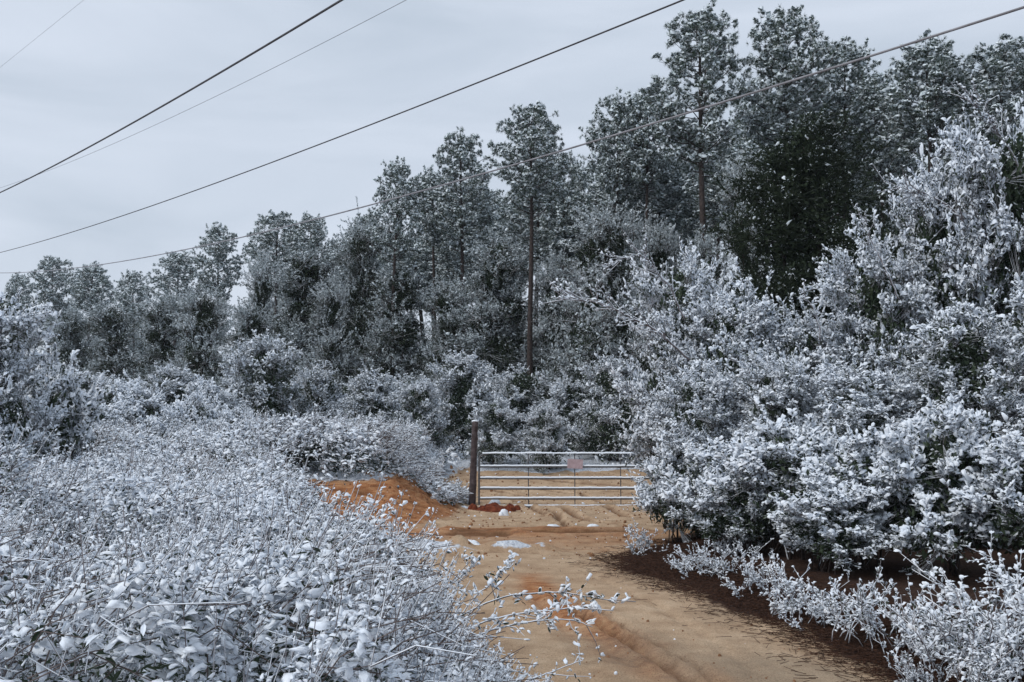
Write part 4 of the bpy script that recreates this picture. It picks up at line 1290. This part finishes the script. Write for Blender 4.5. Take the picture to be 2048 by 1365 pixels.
# ------------------------------------------------------------------ arching stems and single plants by the weeds' edge
def arch(pix, r, label, name='arching_stem', leaf=0.05, nleaf=22, mat='twig_frost', cap=0.9, group='snow laden stems arching over the road', side=9, seed=0, side_len=0.8):
    rng = np.random.default_rng(700 + seed)
    c = np.array([P(*q) for q in pix])
    n = 30
    tt = np.linspace(0, len(c) - 1, n)
    pts = np.stack([np.interp(tt, np.arange(len(c)), c[:, k]) for k in range(3)], -1)
    for _ in range(3):
        pts[1:-1] = (pts[:-2] + pts[2:] + 2 * pts[1:-1]) / 4
    wob = np.cumsum(rng.normal(0, 0.0035, (n, 3)), 0) * (pix[0][2] / 6)
    pts = pts + wob - wob[:1]
    root = empty(name, tuple(pts[0]))
    tag(root, label, 'stem', group)
    q = pts - pts[0]
    s = MB(); s.tube(q, np.linspace(r, r * 0.4, n), mat, 6)
    ends = []
    for k in range(side):
        i = rng.integers(4, n - 1)
        ax = unit(q[i] - q[i - 1])
        dd = unit(ax + rng.normal(0, 0.5, 3))
        l1 = rng.uniform(.06, .16) * side_len
        m1 = q[i] + dd * l1
        e = m1 + unit(dd + rng.normal(0, .35, 3) + UP * .15) * l1
        s.prisms([q[i], m1], [m1, e], [r * .5, r * .4], [r * .4, r * .25], mat, 4)
        ends += [m1, (m1 + e) / 2, e]
    s.obj('stem', root)
    ends = np.array(ends)
    if nleaf:
        l = MB()
        i = rng.integers(5, n - 1, nleaf)
        pos = q[i] + (q[i + 1] - q[i]) * rng.random((nleaf, 1)) + rng.normal(0, 0.012, (nleaf, 3))
        pos = np.concatenate([pos, np.repeat(ends, 2, 0) + rng.normal(0, 0.015, (len(ends) * 2, 3))])
        nleaf = len(pos)
        d = unit(unit(q[-1] - q[4])[None] * 0.5 + rng.normal(0, 0.7, (nleaf, 3)))
        leaves(l, rng, pos, d, leaf * 0.72 * rng.uniform(0.5, 1.35, nleaf), 0.36, 'leaf', 'snow', cap, T_LEAF, T_CAP, 0.4, 1.15, 1.2)
        l.obj('leaves', root)
    return root
arch([(760, 1340, 6.6), (880, 1255, 6.7), (1010, 1190, 6.8), (1110, 1180, 6.9), (1165, 1195, 6.9), (1270, 1205, 7.0)], 0.008, 'long dark bare twig tipped stem with green leaves reaching farthest over the road', nleaf=26, leaf=0.075, mat='twig', cap=.6, seed=1, side_len=.7)
arch([(800, 1345, 6.0), (900, 1270, 6.1), (1010, 1228, 6.2), (1120, 1212, 6.3), (1225, 1218, 6.3)], 0.008, 'white stem arching over the road just below the dark-tipped one', nleaf=40, leaf=.05, seed=2)
arch([(820, 1365, 5.6), (930, 1280, 5.7), (1040, 1245, 5.8), (1140, 1240, 5.8), (1185, 1255, 5.8)], 0.007, 'drooping white stem, third of those arching over the road', nleaf=36, leaf=.045, seed=3)
arch([(620, 1260, 6.2), (760, 1240, 6.0), (880, 1275, 5.7), (960, 1340, 5.3), (1000, 1420, 5.1)], 0.008, 'snow-covered stem bending down to the bottom edge, right one of a pair', nleaf=60, leaf=.05, seed=4)
arch([(560, 1270, 5.9), (700, 1250, 5.7), (820, 1290, 5.4), (900, 1350, 5.1), (930, 1430, 5.0)], 0.008, 'snow-covered stem bending down to the bottom edge, left one of a pair', nleaf=60, leaf=.05, seed=5)
arch([(960, 1400, 5.0), (1040, 1370, 5.0), (1110, 1348, 5.1), (1170, 1325, 5.1)], 0.005, 'short white sprig at the bottom edge over the brown road', nleaf=22, leaf=.035, seed=6)
arch([(860, 1250, 7.4), (900, 1180, 7.4), (925, 1140, 7.4), (940, 1110, 7.4)], 0.006, 'upright stem with a white tuft in front of the windrow', nleaf=30, leaf=.05, seed=7, side_len=.5)
arch([(900, 1260, 7.2), (960, 1190, 7.2), (1000, 1150, 7.2), (1020, 1130, 7.2)], 0.006, 'upright stem with a white tuft, right of the similar one', nleaf=30, leaf=.05, seed=8, side_len=.5)
arch([(740, 1240, 7.8), (790, 1150, 7.8), (850, 1130, 7.8), (880, 1150, 7.8)], 0.006, 'small bent stem at the top edge of the near weeds by the road', nleaf=30, leaf=.05, seed=9, side_len=.5)
# stems standing over the thicket skyline
GB = 'snowy branches standing out above the thicket'
arch([(1380, 720, 16.5), (1310, 655, 16.3), (1240, 625, 16.1), (1180, 608, 16.0), (1120, 598, 16.0)], 0.022, 'long snowy branch reaching left from the thicket above the gate', 'snowy_branch', .075, 90, side=34, side_len=2.2, seed=20, group=GB)
arch([(1370, 640, 16.5), (1340, 570, 16.4), (1290, 515, 16.3), (1240, 530, 16.2)], 0.018, 'snowy branch curving up and left at the left end of the thicket', 'snowy_branch', .075, 80, side=26, side_len=2.0, seed=21, group=GB)
arch([(1640, 680, 15.2), (1632, 620, 15.2), (1610, 580, 15.2), (1655, 572, 15.2)], 0.014, 'small forked snowy twig standing before the dark cedar', 'snowy_branch', .06, 50, side=10, seed=22, group=GB)
arch([(1800, 600, 14.8), (1760, 520, 14.8), (1728, 460, 14.8), (1722, 428, 14.8)], 0.014, 'upright snowy twig against the dark second cedar', 'snowy_branch', .06, 50, side=14, side_len=1.3, seed=23, group=GB)
arch([(1960, 480, 14.8), (1900, 420, 14.8), (1850, 395, 14.8), (1805, 385, 14.8)], 0.018, 'snowy branch leaning left out of the giant shrub', 'snowy_branch', .07, 80, side=26, side_len=2.0, seed=24, group=GB)
arch([(2060, 380, 14.6), (2010, 280, 14.6), (1960, 225, 14.6), (1920, 195, 14.6)], 0.018, 'highest snowy branch, arching left near the right edge', 'snowy_branch', .07, 80, side=26, side_len=2.0, seed=25, group=GB)

# dark green leafy plants showing through the snow in the foreground
def leafy(seed):
    rng = np.random.default_rng(seed)
    root = empty('leafy_weed'); tag(root, cat='weed')
    s, l = MB(), MB()
    for k in range(7):
        a = rng.uniform(0, 6.28); L = rng.uniform(.45, .75)
        d = unit(np.array([math.cos(a) * .5 + .25, math.sin(a) * .4, 1.0]))
        b = np.array([rng.normal(0, .05), rng.normal(0, .05), 0])
        t = np.linspace(0, 1, 6)[:, None]
        pts = b + d * L * t + np.array([d[0], d[1], -.3]) * .15 * t ** 2
        s.tube(pts, np.linspace(.006, .003, 6), 'stalk', 5)
        n = 11
        tt = rng.uniform(.3, 1, n)[:, None]
        pos = b + d * L * tt + np.array([d[0], d[1], -.3]) * .15 * tt ** 2
        a2 = rng.uniform(0, 6.28, n)
        ld = unit(np.stack([np.cos(a2), np.sin(a2), rng.uniform(-.5, .35, n)], -1))
        leaves(l, rng, pos, ld, rng.uniform(.06, .10, n), .3, 'leaf', 'snow', .4, T_LEAF, T_CAP, .5, .95, 1.1)
    s.obj('stem', root); l.obj('leaves', root)
    return root
LW = [leafy(800 + i) for i in range(3)]
spots = [(330, 1190, 4.6), (400, 1240, 4.4), (60, 1300, 4.0), (270, 1330, 3.9), (430, 1320, 4.0), (620, 1310, 4.6), (150, 1220, 4.5), (540, 1190, 5.2), (700, 1300, 5.0), (20, 1200, 4.7), (350, 1060, 6.6), (470, 1050, 7.0)]
for i, (px, py, Y) in enumerate(spots):
    o = LW[i % 3] if i < 3 else copy_tree(LW[i % 3])
    q = P(px, py, Y)
    o.location = (q[0] - 0.1, q[1], q[2] - 0.55)
    o.rotation_euler = (0, 0, rf.uniform(0, 6.28))
    o['label'] = 'dark green leafy weed poking out of the snow in the left foreground'
    o['group'] = 'leafy weeds in the left foreground'

# ------------------------------------------------------------------ snow lumps and clods on the dirt
def lump(name, pix, w, h, mat, label, cat, group=None, seed=0, z=0.0):
    rng = np.random.default_rng(900 + seed)
    g = G(*pix, z)
    gz = float(H(g[0], g[1]))
    if abs(gz - z) > .02:
        g = G(*pix, gz); gz = float(H(g[0], g[1]))
    tv, tf = ring_template(14, [(1.0, -0.15), (1.0, 0.02), (0.92, 0.45), (0.6, 0.85), (0.3, 0.98), (0, 1.0)])
    mb = MB()
    k = 3 if name == 'snow_lump' else 26
    pos = np.concatenate([[[0, 0, 0]], rng.normal(0, w * .3, (k, 3)) * np.array([1, .6, 0])])
    sc = np.array([[w, w * .7, h]] + [[w * .5, w * .4, h * .6]] * k)
    if k > 3:
        q = rng.uniform(.12, .4, (k, 1)); sc[0, 2] *= .7; sc[1:] = q * np.array([[w * .8, w * .6, w * .55]])
    mb.inst(tv - np.array([.5, 0, 0]), tf, pos, np.repeat(np.eye(3)[None], k + 1, 0), sc, mat, True, .05, rng)
    o = mb.obj(name); o.location = (g[0], g[1], gz - .005)
    tag(o, label, cat, group)
    return o
GS = 'snow lumps lying on the dirt'
lump('snow_lump', (1106, 1060), .32, .10, 'snow', 'bright flat lump of snow on the track in front of the gate', 'snow lump', GS, 1)
lump('snow_lump', (1187, 1050), .22, .04, 'snow', 'thin snow lump near the shrub in front of the gate', 'snow lump', GS, 2)
lump('snow_lump', (942, 1094), .28, .10, 'snow', 'largest snow lump on the windrow across the road', 'snow lump', GS, 4)
lump('snow_lump', (860, 1097), .30, .07, 'snow', 'snow lump on the left part of the windrow', 'snow lump', GS, 5)
lump('snow_lump', (1000, 1099), .22, .06, 'snow', 'snow lump on the right part of the windrow', 'snow lump', GS, 6)
d = lump('clay_pile', (985, 1022), .85, .15, 'red_clay', 'dark red clay clods heaped at the foot of the gate post', 'clay pile', None, 8)
lump('snow_lump', (1008, 1030), .20, .14, 'snow', 'rounded snow lump on the right of the red clay pile', 'snow lump', GS, 9)
lump('snow_lump', (990, 1009), .30, .12, 'snow', 'snow lump behind the red clay pile under the lowest rail', 'snow lump', GS, 10)
lump('snow_lump', (927, 1018), .20, .05, 'snow', 'snow patch on the bank left of the gate post', 'snow lump', GS, 11, .15)
lump('snow_lump', (764, 1008), .12, .07, 'snow', 'small snow lump on the orange face of the bank', 'snow lump', GS, 12, .3)
# small clods and crumbs of dirt and snow
cl = MB()
rngc = np.random.default_rng(33)
n = 6000
y = rngc.uniform(5, 30, n); x = rngc.uniform(-5, 5, n)
bmk = bank_mask(x, y)
ok = (x > road_left(y)) & (x < road_right(y)) | ((bmk > .03) & (bmk < .8) & (y < 24))
ok &= (y > 13) | (rngc.random(n) < .5)
x, y = x[ok], y[ok]; n = len(x)
S = rngc.lognormal(-3.9, .6, n) * np.where(y > 13, 1, .6) * np.where(bmk[ok] > .03, 1.7, 1)
tv, tf = ring_template(6, [(1.0, -0.2), (0.9, 0.3), (0.4, .55), (0, .6)])
a = rngc.uniform(0, 6.28, n)
fr_ = frames(np.stack([np.cos(a), np.sin(a), 0 * a], -1), np.repeat(UP[None], n, 0))
pos = np.stack([x, y, H(x, y)], -1)
M['clod'] = simple_mat('clod', [(0.3, (0.15, 0.065, 0.03)), (0.7, (0.42, 0.24, 0.13))], 3, .95)
sn = rngc.random(n) < .12
for sel, mt in ((~sn, 'clod'), (sn, 'snow')):
    cl.inst(tv - np.array([.5, 0, 0]), tf, pos[sel], fr_[sel], np.stack([S, S * .8, S * .8], 1)[sel], mt, False, .08, rngc)
tag(cl.obj('dirt_clods'), 'crumbs of clay and snow scattered over the road and bank', 'dirt clods', kind='stuff')
for o in COL.objects:
    if 'label' in o and not (4 <= len(o['label'].replace('-', ' ').split()) <= 16):
        print("LONG", len(o['label'].split()), o.name, o['label'])
ns = MB(); rs = np.random.default_rng(44); n = 26000
y = 4.5 + 11 * rs.random(n) ** 1.3
x = road_right(y) + rs.normal(0.05, 0.28, n) + rs.random(n) * 0.8
a = rs.uniform(0, math.pi, n); L = rs.uniform(.05, .16, n)
p = np.stack([x, y, H(x, y) + .006 + rs.random(n) * .025], -1)
d = np.stack([np.cos(a), np.sin(a), rs.normal(0, .12, n)], -1)
M['straw'] = simple_mat('straw', [(0.35, (0.022, 0.011, 0.008)), (0.65, (0.11, 0.055, 0.035))], 30, .9)
ns.prisms(p - d * L[:, None] / 2, p + d * L[:, None] / 2, 0.0025, 0.002, 'straw')
tag(ns.obj('pine_needles'), 'loose fallen pine needles fraying the right edge of the dirt road', 'pine needles', kind='stuff')
# thin winter air
M['haze'] = bpy.data.materials.new('haze'); M['haze'].use_nodes = True
hn = M['haze'].node_tree; hn.nodes.clear()
ho = hn.nodes.new("ShaderNodeOutputMaterial"); hv = hn.nodes.new("ShaderNodeVolumePrincipled")
hv.inputs["Color"].default_value = (0.80, 0.87, 0.97, 1); hv.inputs["Density"].default_value = 0.00035
hn.links.new(hv.outputs[0], ho.inputs["Volume"])
hb = MB(); box(hb, (0, 400, 14), (640, 520, 17), 'haze')
tag(hb.obj('haze'), 'thin cold haze over the road and the forest', 'haze', kind='stuff')
if 0:
    for xx in np.linspace(-2, .5, 6):
        print('RID', xx, [round(float(H(xx, yy)), 3) for yy in np.arange(13.3, 14.6, .1)])
print("TRIS", sum(len(m.polygons) for m in bpy.data.meshes))
